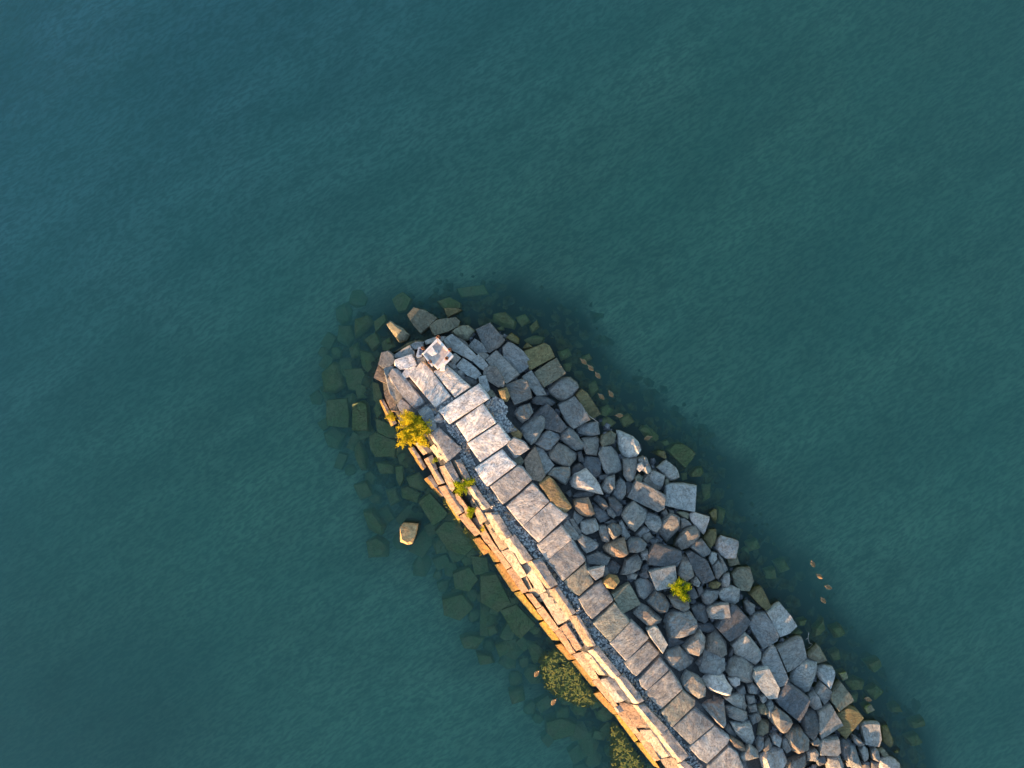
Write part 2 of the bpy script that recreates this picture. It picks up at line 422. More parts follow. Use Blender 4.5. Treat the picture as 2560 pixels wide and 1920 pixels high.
def hewn_mesh(name, poly, ztop, depth, rng, kind='b', lit=False, tilt=(0, 0), material=None, parent=None, color=None, stain=0.3):
    """angular quarried stone: convex hull of the outline, a broken shoulder and a faceted top, edges slightly chipped"""
    size = max((Vector(a) - Vector(b)).length for a in poly for b in poly)
    block = kind == 'k'
    pts = []
    n0 = len(poly)
    for i in range(n0):                               # outline corners plus one broken point on long edges
        a, b = Vector(poly[i]), Vector(poly[(i + 1) % n0]); L = (b - a).length
        pts.append(a)
        if L > (.9 if block else .55):
            nrm = Vector((b.y - a.y, a.x - b.x)).normalized() * rng.uniform(-.03, .03) * L
            pts.append(a.lerp(b, rng.uniform(.35, .65)) + nrm)
    c = sum(pts, Vector((0, 0))) / len(pts)
    area2 = sum(poly[i][0] * poly[(i + 1) % n0][1] - poly[(i + 1) % n0][0] * poly[i][1] for i in range(n0))
    tv = Vector(tilt); ext = max((q - c).dot(SUNXY) for q in pts)
    h = min(depth * .75, size * (.34 if block else .38))
    bm = bmesh.new()
    for q in pts:
        e = q - c; sunward = e.dot(SUNXY) / max(ext, 1e-3)
        p = c + e * 1.05; bm.verts.new((p.x, p.y, ztop - depth))
        zs = -h * (rng.uniform(.25, .55) if block else rng.uniform(.3, .8))
        if lit and sunward > .1: zs = -h * rng.uniform(.8, 1.0)
        bm.verts.new((q.x, q.y, ztop + zs + tv.dot(e)))
        k = rng.uniform(.90, .97) if block else rng.uniform(.70, .93)
        dz = -size * (rng.uniform(0, .025) if block else rng.uniform(0, .10))
        if lit and sunward > .1:
            k = 1 - lit * rng.uniform(.55, .85) * min(1, .4 + sunward); dz *= .3
        u = c + e * k; bm.verts.new((u.x, u.y, ztop + dz + tv.dot(e * k)))
        if not block and rng.random() < .5:
            u = c + e * rng.uniform(.2, .6); bm.verts.new((u.x, u.y, ztop + size * rng.uniform(0, .045) + tv.dot(u - c)))
    r = bmesh.ops.convex_hull(bm, input=bm.verts[:])
    junk = [g for g in set(r['geom_interior'] + r['geom_unused']) if isinstance(g, bmesh.types.BMVert)]
    if junk: bmesh.ops.delete(bm, geom=junk, context='VERTS')
    bmesh.ops.dissolve_limit(bm, angle_limit=math.radians(4), verts=bm.verts[:], edges=bm.edges[:])
    bmesh.ops.triangulate(bm, faces=bm.faces[:])
    for _ in range(2 if size > .9 else 1):
        es = [e for e in bm.edges if e.calc_length() > .28]
        if es: bmesh.ops.subdivide_edges(bm, edges=es, cuts=1, use_grid_fill=True)
    bm.normal_update(); sd = rng.random() * 99
    amp = .03 if block else .042
    for v in bm.verts:
        nn = fbm(v.co.x * 2.4 + sd, v.co.y * 2.4, v.co.z * 2.4, 2)
        v.co += v.normal * (amp * nn) * min(1, size)
    loc = Vector((c.x, c.y, ztop - depth))
    for v in bm.verts: v.co -= loc
    bmesh.ops.recalc_face_normals(bm, faces=bm.faces)
    me = bpy.data.meshes.new(name); bm.to_mesh(me); bm.free()
    me.shade_smooth(); me.set_sharp_from_angle(angle=math.radians(11))
    me.materials.append(material or M_ROCK)
    o = bpy.data.objects.new(name, me); S.collection.objects.link(o); o.parent = parent; o.location = loc
    col = color or rng.choice(GREYS); bv = rng.uniform(.80, 1.18); wv = rng.uniform(-.03, .03)
    o.color = (col[0] * bv * (1 + wv), col[1] * bv, col[2] * bv * (1 - wv) * .95, stain)
    return o

def parse(line):
    """tile  code[,opts]  points ; label"""
    lab = None
    if ';' in line: line, lab = [s.strip() for s in line.split(';')]
    t, code, pts = line.split(None, 2)
    opts = code.split(',')
    d = dict(kind=opts[0], lit=False, dz=0.0, z=None, col=None, stain=.3, label=lab)
    for q in opts[1:]:
        if q[0] == 'L': d['lit'] = float(q[1:] or 70) / 100; d['dz'] += .22
        elif q[0] in '+-': d['dz'] += float(q) / 100
        elif q[0] == 'Z': d['z'] = float(q[1:]) / 100
        elif q[0] == 'S': d['stain'] = float(q[1:]) / 100
        elif q in TINT: d['col'] = TINT[q]
    return t, d, survey(t, pts)

RIPRAP = """
A k,Z35,o 146,40 160,40 165,42 155,46 150,50
A b,Z60,g 154,66 164,59 172,59 180,65 178,68 171,70 172,75 166,75 160,71
A k,Z85 173,82 180,74 188,79 194,88 185,92
A k,Z125,l 146,75 155,69 172,83 181,92 176,98 150,84
A k,Z105 158,70 170,77 173,82 171,83
A k,Z130,l 150,94 158,90 164,95 158,102
A k,Z118,l 159,104 167,95 175,101 183,108 187,113 181,118 172,114
A b,Z110,l 161,110 166,107 170,112 168,116 163,115
A k,Z105,l 177,98 184,91 195,103 190,109 184,105
A b,Z95 184,91 190,88 196,92 191,98
A k,Z118,l 184,116 192,115 197,130 193,133 186,125
A k,Z112,g 185,124 200,131 206,140 196,138
A k,Z120,l 150,101 157,99 160,106 156,107
A b,Z105 166,117 172,115 177,120 183,118 183,124 175,126 168,121
B k,+0 25,83 31,78 36,79 48,88 58,101 43,112 26,94
B k,+0 6,97 18,87 27,96 43,113 29,123 18,111
B k,-5,o 49,88 71,79 77,82 82,94 56,108 52,100
B k,+0,g 60,111 84,96 94,112 71,127 63,118
B b,Z22,o 29,73 35,67 44,73 43,80 36,78
B b,Z18,o 47,85 52,78 59,83 50,86
B k,-15 47,117 57,109 74,136 63,137 55,128
B k,+5,S60 28,125 46,119 52,121 57,139 38,147 35,141 32,134
B b,+0 77,129 88,117 100,117 107,122 110,128 106,134 93,144 85,139 77,133
B k,+10 87,147 93,147 105,138 112,146 121,163 103,173 94,163
B b,-15,d 58,141 65,136 76,139 85,144 80,148 70,145 63,147 59,145
B b,L60,t 20,131 29,128 33,137 30,143 24,142
B k,Z120 5,107 11,104 18,106 27,120 26,127 20,127 12,121 3,117
D k,-5,d 58,18 74,4 82,12 96,30 89,36 72,32 66,22
D b,L60,S90 36,15 45,7 55,4 58,14 54,20 47,25 41,20
D b,+15 44,32 57,20 68,17 73,21 71,32 62,45 57,49 50,43
D b,+5,S60 61,48 68,39 77,32 86,37 89,42 78,55 73,57
D b,+5 89,37 97,30 104,34 115,50 113,55 106,56 95,50 90,44
D b,+0 107,31 114,26 130,25 132,38 119,40 108,37
D b,-5 113,43 130,39 133,45 130,62 118,59 114,50
D b,+10,S50 76,57 87,48 97,53 107,60 106,66 99,74 88,72 78,65
D b,+0,g 135,40 145,35 151,38 149,48 136,52 134,46
D b,+15 132,60 137,53 146,52 153,60 160,77 155,80 142,84 137,76
D b,+5,d 113,70 119,62 134,66 134,80 129,87 120,83
D b,+5 159,66 174,64 175,73 172,87 165,91 160,83
D k,L60,p 27,49 38,42 49,47 54,54 38,66 32,58
D k,Z118,S60,t 25,25 31,23 47,38 45,43 37,41
D k,Z112,g 36,66 44,62 49,68 45,73 40,71
D k,+5,r 49,67 61,52 66,63 72,84 67,90 58,88 51,77
D k,-8 60,51 70,55 82,72 72,83 66,68
D b,L50,S80 74,83 82,76 99,75 100,84 96,96 90,93 82,87
D b,L55,+10,p 100,92 106,83 118,77 133,95 136,105 125,98 108,100 102,97
D b,L40 134,98 140,87 149,84 150,98 144,106 137,103
D b,-5 150,94 156,87 161,91 162,104 156,112 146,106
D b,+0 175,66 182,63 186,68 190,79 185,82 180,78
D b,+0 181,86 192,79 205,84 203,96 199,100 182,92
D b,-15,g 171,85 176,82 181,86 179,91 173,90
D k,+10 164,108 174,90 184,93 206,107 203,120 197,124 180,115
D b,+15 157,127 171,114 186,124 182,135 172,146 168,144 161,135
D b,+10 180,131 188,125 199,130 202,137 196,146 188,143
D b,-5,d 142,109 149,108 158,118 158,127 151,130 143,118
D b,L50,S95,r 103,112 120,109 122,118 128,127 124,131 112,131 104,122
D b,-10 104,122 115,131 108,138 103,130
D b,-8,d 124,122 128,115 138,121 144,131 133,136
D b,+5,S60 111,135 128,132 132,144 117,150 112,146
D b,-5,d 125,110 131,105 139,112 142,118 137,122 132,116
D b,-10 140,120 144,118 151,128 148,131 141,127
D b,-12,d 102,107 110,101 126,101 129,105 118,109 106,110
D k,-5,S70 91,140 97,133 110,150 109,154 104,155
D k,-5 99,132 103,131 112,146 111,149 106,146
D b,L60,S90 141,141 148,138 157,140 157,148 148,155 143,148
D b,-4,S80 132,141 140,139 145,152 144,158 136,157 133,150
D b,-12 154,136 158,134 168,152 162,156 157,150
D b,-12,d 95,103 100,100 103,106 99,108
D b,-18,d 102,75 110,70 115,74 113,82 104,86 100,82
D b,-16,d 108,58 113,57 115,68 110,68
D b,-15,d 131,54 135,50 137,56 134,61
D b,-20,d 160,92 168,89 170,98 163,104
D b,-20,d 130,84 140,82 146,85 138,90 132,89
D b,-20,d 98,86 103,84 106,88 101,93
D b,-20 172,150 182,140 188,144 180,153 176,156
D b,-16 180,148 188,146 192,153 186,159 180,156
D b,-22,d 138,136 146,132 153,136 146,140
E b,L40 107,21 113,17 124,23 132,28 131,33 118,39 112,32
E b,L65,+5,S95,r 134,32 143,26 160,22 164,38 158,43 146,42 137,37
E b,L35,+5,S70 163,28 168,22 178,22 185,28 183,34 174,38 164,37
E b,+5 156,61 162,45 175,39 181,47 177,56 166,61
E b,+0 172,70 178,66 186,67 194,76 182,89 176,85
E b,L50,+5,S70 167,104 178,94 190,100 201,111 200,116 186,120 173,110
E k,Z128,g 146,82 165,71 178,94 157,104
E k,Z132,L30,S60 118,56 138,51 136,62 128,68 122,62
E k,Z126 118,41 130,36 144,42 140,50 120,49
E b,-15 163,62 168,59 174,61 172,66 164,66
E b,-15,d 176,60 184,56 188,64 180,68
E b,-12 178,38 184,33 188,42 185,46
E b,-20,d 136,48 146,44 156,52 150,62 138,60
E b,-14 135,53 142,50 146,60 138,66
E b,-10,d 108,18 112,14 114,24 110,30
F k,+10,d 10,82 17,71 46,80 47,87 42,97 10,94
F k,+15,l 11,102 39,96 41,110 38,119 19,122 14,110
F b,+0,S50,p 56,39 60,37 73,42 78,42 76,50 71,60 66,55 57,46
F b,-10 44,43 49,42 58,50 52,52 46,55
F b,+5 23,46 34,38 43,42 44,54 34,67 31,72 26,63 20,58
F b,-12 24,36 29,33 32,39 27,42
F b,-12 32,33 37,34 38,38 33,37
F b,-15,g 41,36 48,35 55,38 54,44 45,40
F b,-5,o 77,37 82,33 85,33 86,50 82,47
F b,+10 42,67 52,54 62,52 66,56 67,64 55,76 46,79 40,74
F b,-5,o 70,66 78,57 85,56 85,64 79,78 73,72
F b,+8 57,75 60,69 70,67 79,79 80,83 72,88 64,83
F b,+10,S70,p 85,71 92,64 98,67 109,69 109,78 106,86 96,88 90,84 86,78
F b,-20,g 97,88 108,85 111,94 100,96
F b,+0,l 77,88 80,81 86,82 86,88 80,94
F b,+0 87,82 92,87 95,93 99,101 95,105 92,98 90,89
F b,+0 81,96 87,88 91,91 94,103 88,112 84,108
F k,+5,d 53,83 58,80 74,90 83,109 70,115 62,105
F b,+5,S70 45,87 49,84 58,88 60,106 51,112 43,105
F b,+0 91,112 94,106 100,105 100,116 96,122 91,118
F b,+5,l 88,126 93,120 103,119 111,122 111,136 103,141 91,133
F b,+0 69,127 75,123 88,124 87,131 78,140 72,138
F b,-10,o 77,119 79,114 86,113 90,115 87,120 80,122
F b,-5 117,137 121,135 128,140 128,147 123,151 118,145
F k,+0,l 141,147 156,138 168,152 175,163 167,170 156,174 148,161
F k,+0 121,160 126,150 139,148 147,159 154,173 152,178 137,188 129,174
F k,+15,d 86,163 102,139 110,143 123,157 119,165 112,172 100,179
F k,L35,S60 75,147 80,141 98,138 100,152 90,156 78,155
F b,-5,d 57,142 66,138 73,140 76,156 72,159 62,155
F b,L30,S60 33,132 40,130 55,138 56,143 50,147 38,142
F b,-10,d 54,122 60,119 65,130 60,132 54,131
F b,-12,d 63,120 69,116 71,123 66,130
F b,L40,-5 58,112 63,107 67,114 65,119 59,117
F b,-12,d 3,97 9,92 11,100 8,110 1,108
F b,-12 2,80 9,78 10,88 3,90
F b,L50,+10,S90 28,160 33,150 41,147 56,149 64,160 63,172 40,182 31,178
F b,-20,d 10,66 20,65 24,69 14,72
F b,-25,d 60,158 70,160 78,158 84,164 76,170 64,166
G b,+0 162,37 165,22 174,15 185,29 185,40 179,44 165,38
G b,L45,+5,S80 136,34 150,22 157,16 162,25 161,34 155,45 150,44 141,42
G b,+5,S70 116,45 120,38 132,33 139,42 149,48 150,54 135,65 123,56
G b,+5 155,55 162,37 166,38 183,46 183,58 176,65 161,63 157,60
G b,L40,+5,S50 132,72 142,62 155,68 161,76 161,88 155,92 141,85 133,77
G b,L60,+10,p 157,72 168,65 183,67 191,80 190,86 181,88 170,84 160,77
G b,+10 185,60 192,47 204,43 216,56 214,72 208,74 200,65 189,67
G b,L60,-5,p 188,69 195,66 200,68 200,75 195,78 190,75
G b,+10 193,33 204,17 213,25 225,40 224,52 219,55 197,44
G b,L45,+0,S90 154,97 163,90 182,94 184,117 182,123 177,121 166,110
G b,+0,S60 182,88 195,90 206,85 206,99 203,104 193,98
G b,+5 184,100 192,99 207,106 208,113 200,117 187,110
G b,+5 190,117 200,120 212,117 217,135 214,144 204,140 196,130
G b,-5 182,122 188,118 197,130 196,136 188,130
G b,L60,-5,r 187,133 192,134 203,141 209,150 203,152 190,142
G b,-5,S90 180,150 187,142 198,150 195,156 190,157
G b,L45,+0,S90 198,155 210,142 220,150 221,156 202,161
G b,-18,d 118,20 128,22 140,28 133,32 120,36
G b,-18,d 150,50 158,42 160,50 153,54
G b,-20,d 186,42 192,30 193,38 190,48
G b,-15 196,80 204,76 206,84 198,88
G b,-15,d 170,86 176,88 178,93 168,92
H k,+5 42,34 58,26 65,23 70,24 75,45 53,60 48,48
H b,-5,g 75,42 86,31 92,37 99,49 88,52 80,48
H b,+8,l 58,72 62,56 74,46 86,51 87,62 80,80 74,86 61,77
H b,+0,l 88,56 94,53 104,56 107,62 100,79 90,70 87,64
H k,+0 85,83 91,73 104,84 102,89 94,97 89,88
H k,+5,g 102,85 113,73 121,83 127,92 110,103 102,92
H b,+0 76,93 78,87 84,83 89,88 92,99 84,104 79,99
H k,+5 25,48 36,33 40,34 54,67 50,73 43,77 30,60
H k,+20,l 16,67 18,60 32,56 38,67 44,79 42,90 33,91 25,82
H k,+10,d 41,92 52,73 78,92 74,103 66,115 54,106 44,97
H b,+10,d 70,112 74,104 86,105 94,112 90,122 82,135 72,128
H k,+0 88,124 88,104 101,97 109,112 115,120 104,126 91,134
H k,+0,o 109,107 120,100 130,103 136,110 122,126 118,134 109,124 114,120
H k,+8,l 136,120 140,118 154,118 157,134 154,143 140,141
H b,-8,o 157,120 164,119 168,131 172,138 167,144 159,138
H b,L45,+10,S90 37,108 42,102 60,117 56,130 52,135 45,128 37,118
H b,L50,+10,S90 54,135 58,127 70,126 78,138 77,147 68,154 62,150 56,143
H k,+5 89,140 92,136 110,135 112,149 108,153 90,152
H b,-8 80,138 87,133 91,140 86,142 81,141
H b,+0 126,131 131,133 138,140 133,144 127,138
H b,+0 134,148 138,143 143,147 144,158 138,160
H b,+0 147,149 151,145 155,149 154,159 148,158
H b,+0,p 154,157 160,155 175,158 183,165 184,172 156,172
H b,+0,g 155,148 160,146 166,153 160,156
H b,-5 116,142 121,137 130,145 135,166 124,166 118,155
H b,+0 98,156 110,152 117,165 112,172 100,172
H b,L60,+10,S80,p 25,155 36,148 50,150 55,162 45,172 28,168
H b,+0 55,160 74,153 76,166 62,172 54,168
H b,+0 30,96 35,91 40,98 38,104 33,112 31,104
H b,+0,g 21,100 28,96 31,104 29,108 23,107
H b,-5 0,104 8,106 9,112 3,116 -4,112
H b,+0,g 20,131 24,114 33,116 32,127 26,132
H b,-5 10,76 15,73 22,79 19,85 11,83
H b,-5,S60 -2,84 3,82 8,98 5,104 -1,98
H b,-5,S80 18,139 22,132 28,134 25,146 20,149
H b,-8 27,140 33,134 36,142 33,149 27,148
H b,-8 35,132 40,128 47,134 44,144 38,140
H b,-8 11,110 18,106 20,116 15,120
H b,-8 17,107 22,105 24,112 20,116
H b,-8 76,150 84,146 88,152 86,160 77,160
H b,-8,d 86,156 94,153 97,162 88,164
H b,-10,d 110,140 116,136 122,140 122,160 116,160
H b,-10,d 136,160 144,161 146,168 136,170
H b,-10,d 146,160 154,160 155,170 147,171
H b,-12 48,136 53,133 57,146 52,150 48,144
H b,-10 -12,104 -4,98 0,104 -4,110
H b,-10 8,88 16,86 18,94 10,97
H b,-12 9,98 18,96 20,104 12,107
H b,-10 23,88 29,86 31,92 26,96
I b,+0 5,120 8,106 14,108 22,131 9,136
I b,+0,l 34,126 50,113 58,118 74,134 75,144 62,152 53,149 47,138
I b,-10,g 46,148 50,144 54,150 52,158 47,158
I b,Z14,o 23,98 34,92 46,95 49,105 47,109 38,104
I k,+0 7,148 16,136 29,131 47,139 44,155 38,166 28,164 8,152
"""

LOOSE = """
A k,Z50,g 105,47 112,39 124,42 138,51 130,60 120,68 113,60 108,53 ; flat topped grey block with a green weed edge, off the tip of the breakwater
A b,Z50,g 81,57 86,54 100,62 107,69 104,75 96,78 90,70 ; wedge shaped rock standing alone in the water northwest of the beacon platform
A k,Z55,g 130,59 137,53 148,51 158,50 163,54 161,60 150,66 136,70 132,66 ; oblong olive and grey block just above the corner of the beacon platform
A k,Z75 181,63 197,56 203,64 213,75 208,82 196,90 188,79 ; big squared grey block with brown weathered upper end right of the beacon platform
B k,-10,o 106,136 113,130 119,134 134,157 121,165 116,158 ; long olive block at the waterline with a thin pale twig across it
D b,+10,l 152,34 157,35 164,41 170,41 176,47 178,55 174,64 160,64 154,55 ; pale smooth boulder with a notched top, at the waterline left of a lone duck
D b,+10,w,Z75 175,72 180,69 182,75 177,80 174,77 ; small bright white stone wedged among grey boulders
F k,+0,l 29,5 37,4 64,7 62,36 40,32 27,28 ; square pale block with bright green weed on its outer corner
F k,-5,g 103,106 109,99 122,98 126,112 121,123 112,123 106,117 ; moss brown five sided block at the water edge below the pink topped boulder
F k,+0,o 122,127 129,121 135,119 145,140 140,145 131,137 ; narrow olive bar of rock slanting at the water edge
E b,L55,Z150,t,S90 136,71 144,63 153,65 155,69 149,78 140,77 ; small orange stone perched beside the walkway slabs
F b,L55,+12,S95 8,136 19,123 30,132 34,139 31,147 23,149 14,143 ; boulder with a broken sunlit orange face left of the small yellow bush
G k,L40,+25,l 97,15 104,10 109,12 119,29 117,38 115,42 108,34 99,22 ; pencil shaped rock with a bright cream point beside the walkway
C k,Z55,y,L55,S100 97,142 100,138 116,139 114,150 110,160 105,161 97,158 ; lone sunlit block with rusty sides standing in the water west of the wall
H b,-30,g 170,148 176,144 179,147 175,150 171,150 ; small pale stone alone in the water below the last green weedy rock
"""

SUNK = """
A b,Z-75 10,112 22,100 28,103 34,125 25,133 12,132
A k,Z-95 35,108 55,106 62,120 58,132 40,130
A k,Z-85 16,142 38,140 41,158 40,172 16,170
A k,Z-8 45,146 55,143 60,147 61,176 44,175
A b,Z-70 52,86 66,90 70,100 62,112 55,105
A b,Z-75 48,52 60,48 66,55 52,70 46,72
A k,Z-60 68,55 80,47 82,54 70,66
A k,Z-90 88,30 100,22 110,30 104,42 95,44
A k,Z-35 138,32 152,28 164,34 164,40 146,40
A k,Z-140 160,18 190,14 195,24 165,28
A b,Z-70 58,75 70,66 76,78 66,88
A b,Z-110 40,84 50,78 54,92 44,96
A b,Z-60 76,78 84,72 92,82 84,88 78,86
A b,Z-10 82,74 86,73 87,78 83,79
A k,Z-45 66,122 74,124 84,140 78,150 68,142
C k,Z-45 63,40 70,36 82,41 93,46 92,63 70,63 64,55
C b,Z-80 45,52 52,46 58,60 60,78 53,78 47,66
C b,Z-70 70,70 80,68 90,72 90,82 75,82
C k,Z-50 92,74 100,73 101,88 97,96 93,88
C b,Z-55 98,98 105,96 120,104 115,114 100,108
C k,Z-30 117,113 130,103 150,125 148,130 134,140 126,128
C k,Z-45 136,145 146,135 160,135 182,160 170,172 150,165
C b,Z-85 55,125 65,122 80,140 76,150 60,145
C b,Z-100 60,158 70,152 82,160 82,175 62,175
C k,Z-50 70,20 90,28 95,42 85,42 72,36
C k,Z-60 68,10 72,0 78,12 72,21
C b,Z-50 104,86 118,80 128,95 122,102 108,96
C b,Z-120 80,100 92,98 98,112 86,118
C b,Z-120 45,95 60,90 66,105 52,112
C b,Z-80 94,60 104,56 112,68 104,76 96,72
E k,Z-35 0,62 18,60 34,92 20,103 0,92
E k,Z-35 22,100 40,94 62,116 45,132 36,125
E b,Z-100 0,95 12,100 20,118 8,130 0,128
E b,Z-130 20,135 40,130 52,145 40,158 24,150
E b,Z-80 50,136 66,138 72,150 60,160
E k,Z-75 -30,60 -12,52 -2,66 -12,80 -28,76
E k,Z-90 -42,88 -20,82 -8,98 -22,112 -40,106
E k,Z-70 -10,40 8,42 10,58 -6,62
E b,Z-115 -40,30 -22,26 -14,40 -30,50
J b,Z-100 66,24 78,20 94,22 84,36 70,34
J b,Z-95 105,30 122,25 123,38 110,44
J b,Z-90 96,10 104,8 108,18 98,22
J b,Z-95 84,40 100,42 104,52 88,54
J k,Z-115 162,116 178,112 195,118 192,130 170,136 162,128
J b,Z-150 195,130 212,125 221,140 214,158 200,150
J b,Z-120 120,82 136,80 138,92 124,96
B b,Z-30 15,46 28,44 40,55 38,63 25,60 14,55
B b,Z-50 40,50 50,46 56,55 46,60
B b,Z-8 55,60 63,53 66,60 58,67
B b,Z-40 48,75 60,70 72,72 70,80 55,82
B b,Z-35 86,88 98,84 102,92 90,98
B b,Z-40 92,102 102,100 100,110 94,110
B b,Z-35 112,94 121,90 124,96 116,100
B b,Z-55 118,125 128,120 132,130 122,140
B b,Z-35 133,150 142,147 147,153 140,160 134,158
B b,Z-15 155,162 165,157 172,166 160,172
B b,Z-20 19,62 26,59 27,64 21,65
D b,Z-12 134,22 142,19 151,25 146,30 136,29
D b,Z-45 176,32 186,28 198,40 195,46 182,40
I b,Z-30 0,55 6,48 14,50 26,62 36,72 30,76 18,70
I k,Z-5 52,94 64,82 78,80 98,92 104,99 84,125 66,108
I b,Z-10 94,136 104,126 116,124 118,134 112,141 96,142
I b,Z-55 40,78 50,74 56,82 46,86
I b,Z-60 76,136 86,134 88,146 78,150
F b,Z-60 70,6 80,5 78,20 70,24
F b,Z-40 86,30 96,34 92,50 87,48
F b,Z-85 118,70 130,66 134,76 122,80
F b,Z-95 150,92 160,88 166,98 156,104
F b,Z-75 138,100 150,98 152,110 140,110
F b,Z-100 112,76 120,74 122,86 114,88
H b,Z-8 66,4 74,2 72,9 66,9
H b,Z-18 84,12 94,2 96,14 83,22
H b,Z-28 102,12 112,8 118,18 108,24
H b,Z-45 100,40 110,36 112,46 104,48
H b,Z12 110,62 118,60 121,68 114,70
H b,Z-30 118,72 130,68 140,72 136,80 124,80
H b,Z-40 142,82 152,76 160,82 150,92
H b,Z14 138,100 145,96 149,102 142,108
H b,Z-60 140,50 155,46 160,55 150,62
H b,Z-70 168,100 176,96 180,104 170,106
H b,Z-60 190,116 204,112 206,120 194,124
H b,Z-50 186,134 198,130 202,138 190,142
H b,Z-50 120,86 132,84 130,94 122,96
H b,Z-15 58,18 64,13 70,16 62,22
"""

SLABS = """
A s,Z152,n 107,115 121,99 127,103 133,110 153,137 136,150
A s,Z150,n 134,110 142,107 149,103 175,127 158,139
A s,Z156,n 140,153 184,124 196,140 152,168
C s,Z150,n 159,26 189,4 204,25 172,46
C s,Z150,n 172,48 206,26 219,44 216,48 186,69
C s,Z150,n 180,76 204,59 210,55 217,64 226,72 194,96 189,90
D s,Z150,p 11,96 42,73 47,75 58,88 41,104 25,116
D s,Z152,p 29,118 58,92 77,112 47,140
D s,Z152,p 47,140 78,113 97,128 65,158
D s,Z155,t 65,93 77,85 82,89 91,103 102,119 92,127 78,112
E s,Z150,p 63,28 90,6 102,21 74,46
E s,Z150,q 74,46 102,21 117,45 92,68
E s,Z146,v 93,68 117,48 119,56 126,69 110,84 101,80
E s,Z150,q 109,88 126,73 135,69 148,89 124,110 118,104
E s,Z148,v 125,115 149,92 166,113 144,136
E s,Z152,q 144,137 168,112 187,131 162,157
G s,Z150,q 71,50 98,26 110,39 85,65 80,62
G s,Z150,q 88,69 110,44 121,57 96,81 90,76
G s,Z148,q 94,83 122,58 136,78 112,102
G s,Z148,v 112,105 136,80 150,92 149,97 124,122
G s,Z150,u 125,122 149,100 171,118 145,141
G s,Z150,q 143,144 171,120 188,133 186,139 163,162 155,157
G s,Z146,q 165,164 187,142 197,150 203,166 160,175
"""
TINT.update({'y': (.66, .43, .22), 'n': (.78, .72, .71), 'p': (.46, .42, .41), 'q': (.36, .343, .338), 'v': (.29, .28, .24), 'u': (.29, .29, .295)})

HEADBLOCKS = """
A k,Z130 75,98 77,89 83,87 90,93 91,100 86,104 78,106 73,102
A k,Z85,r 68,117 73,103 78,106 83,118 84,124 76,121
A k,Z120,l 90,92 100,85 108,81 113,88 113,93 92,95
A k,Z118,l 108,81 114,77 124,77 123,82 113,86
A k,Z118,l 124,76 138,71 147,71 146,76 134,78 126,80
A k,Z70,o 90,89 105,79 115,75 123,76 108,81 98,86
A k,Z140,n 91,97 110,91 116,103 108,107 97,108 91,103
A k,Z138,n 97,116 106,104 115,104 114,112 101,119
A k,Z128,l 79,107 84,102 90,104 89,108 84,112 83,118 80,112
A k,Z138,p 84,113 89,107 95,107 101,118 110,127 124,143 123,146 113,151 108,146 95,132 87,121
A k,Z110,l 79,106 83,118 90,128 101,139 95,144 91,142 84,130 81,118
A k,Z85,r 79,133 84,128 92,142 94,146 95,154 87,154 83,145
A k,Z118,p 94,147 99,140 112,151 108,155 97,154
A k,Z140,l 117,154 127,147 134,155 138,174 132,176 127,170
A k,Z125,l 116,96 124,94 126,100 121,99 117,104
A b,Z128,r 104,120 109,118 113,124 120,132 114,130 108,126
A b,Z138,p 134,162 140,156 147,165 141,168 135,166
A k,Z112,l 134,78 140,72 148,80 142,88 130,86
"""

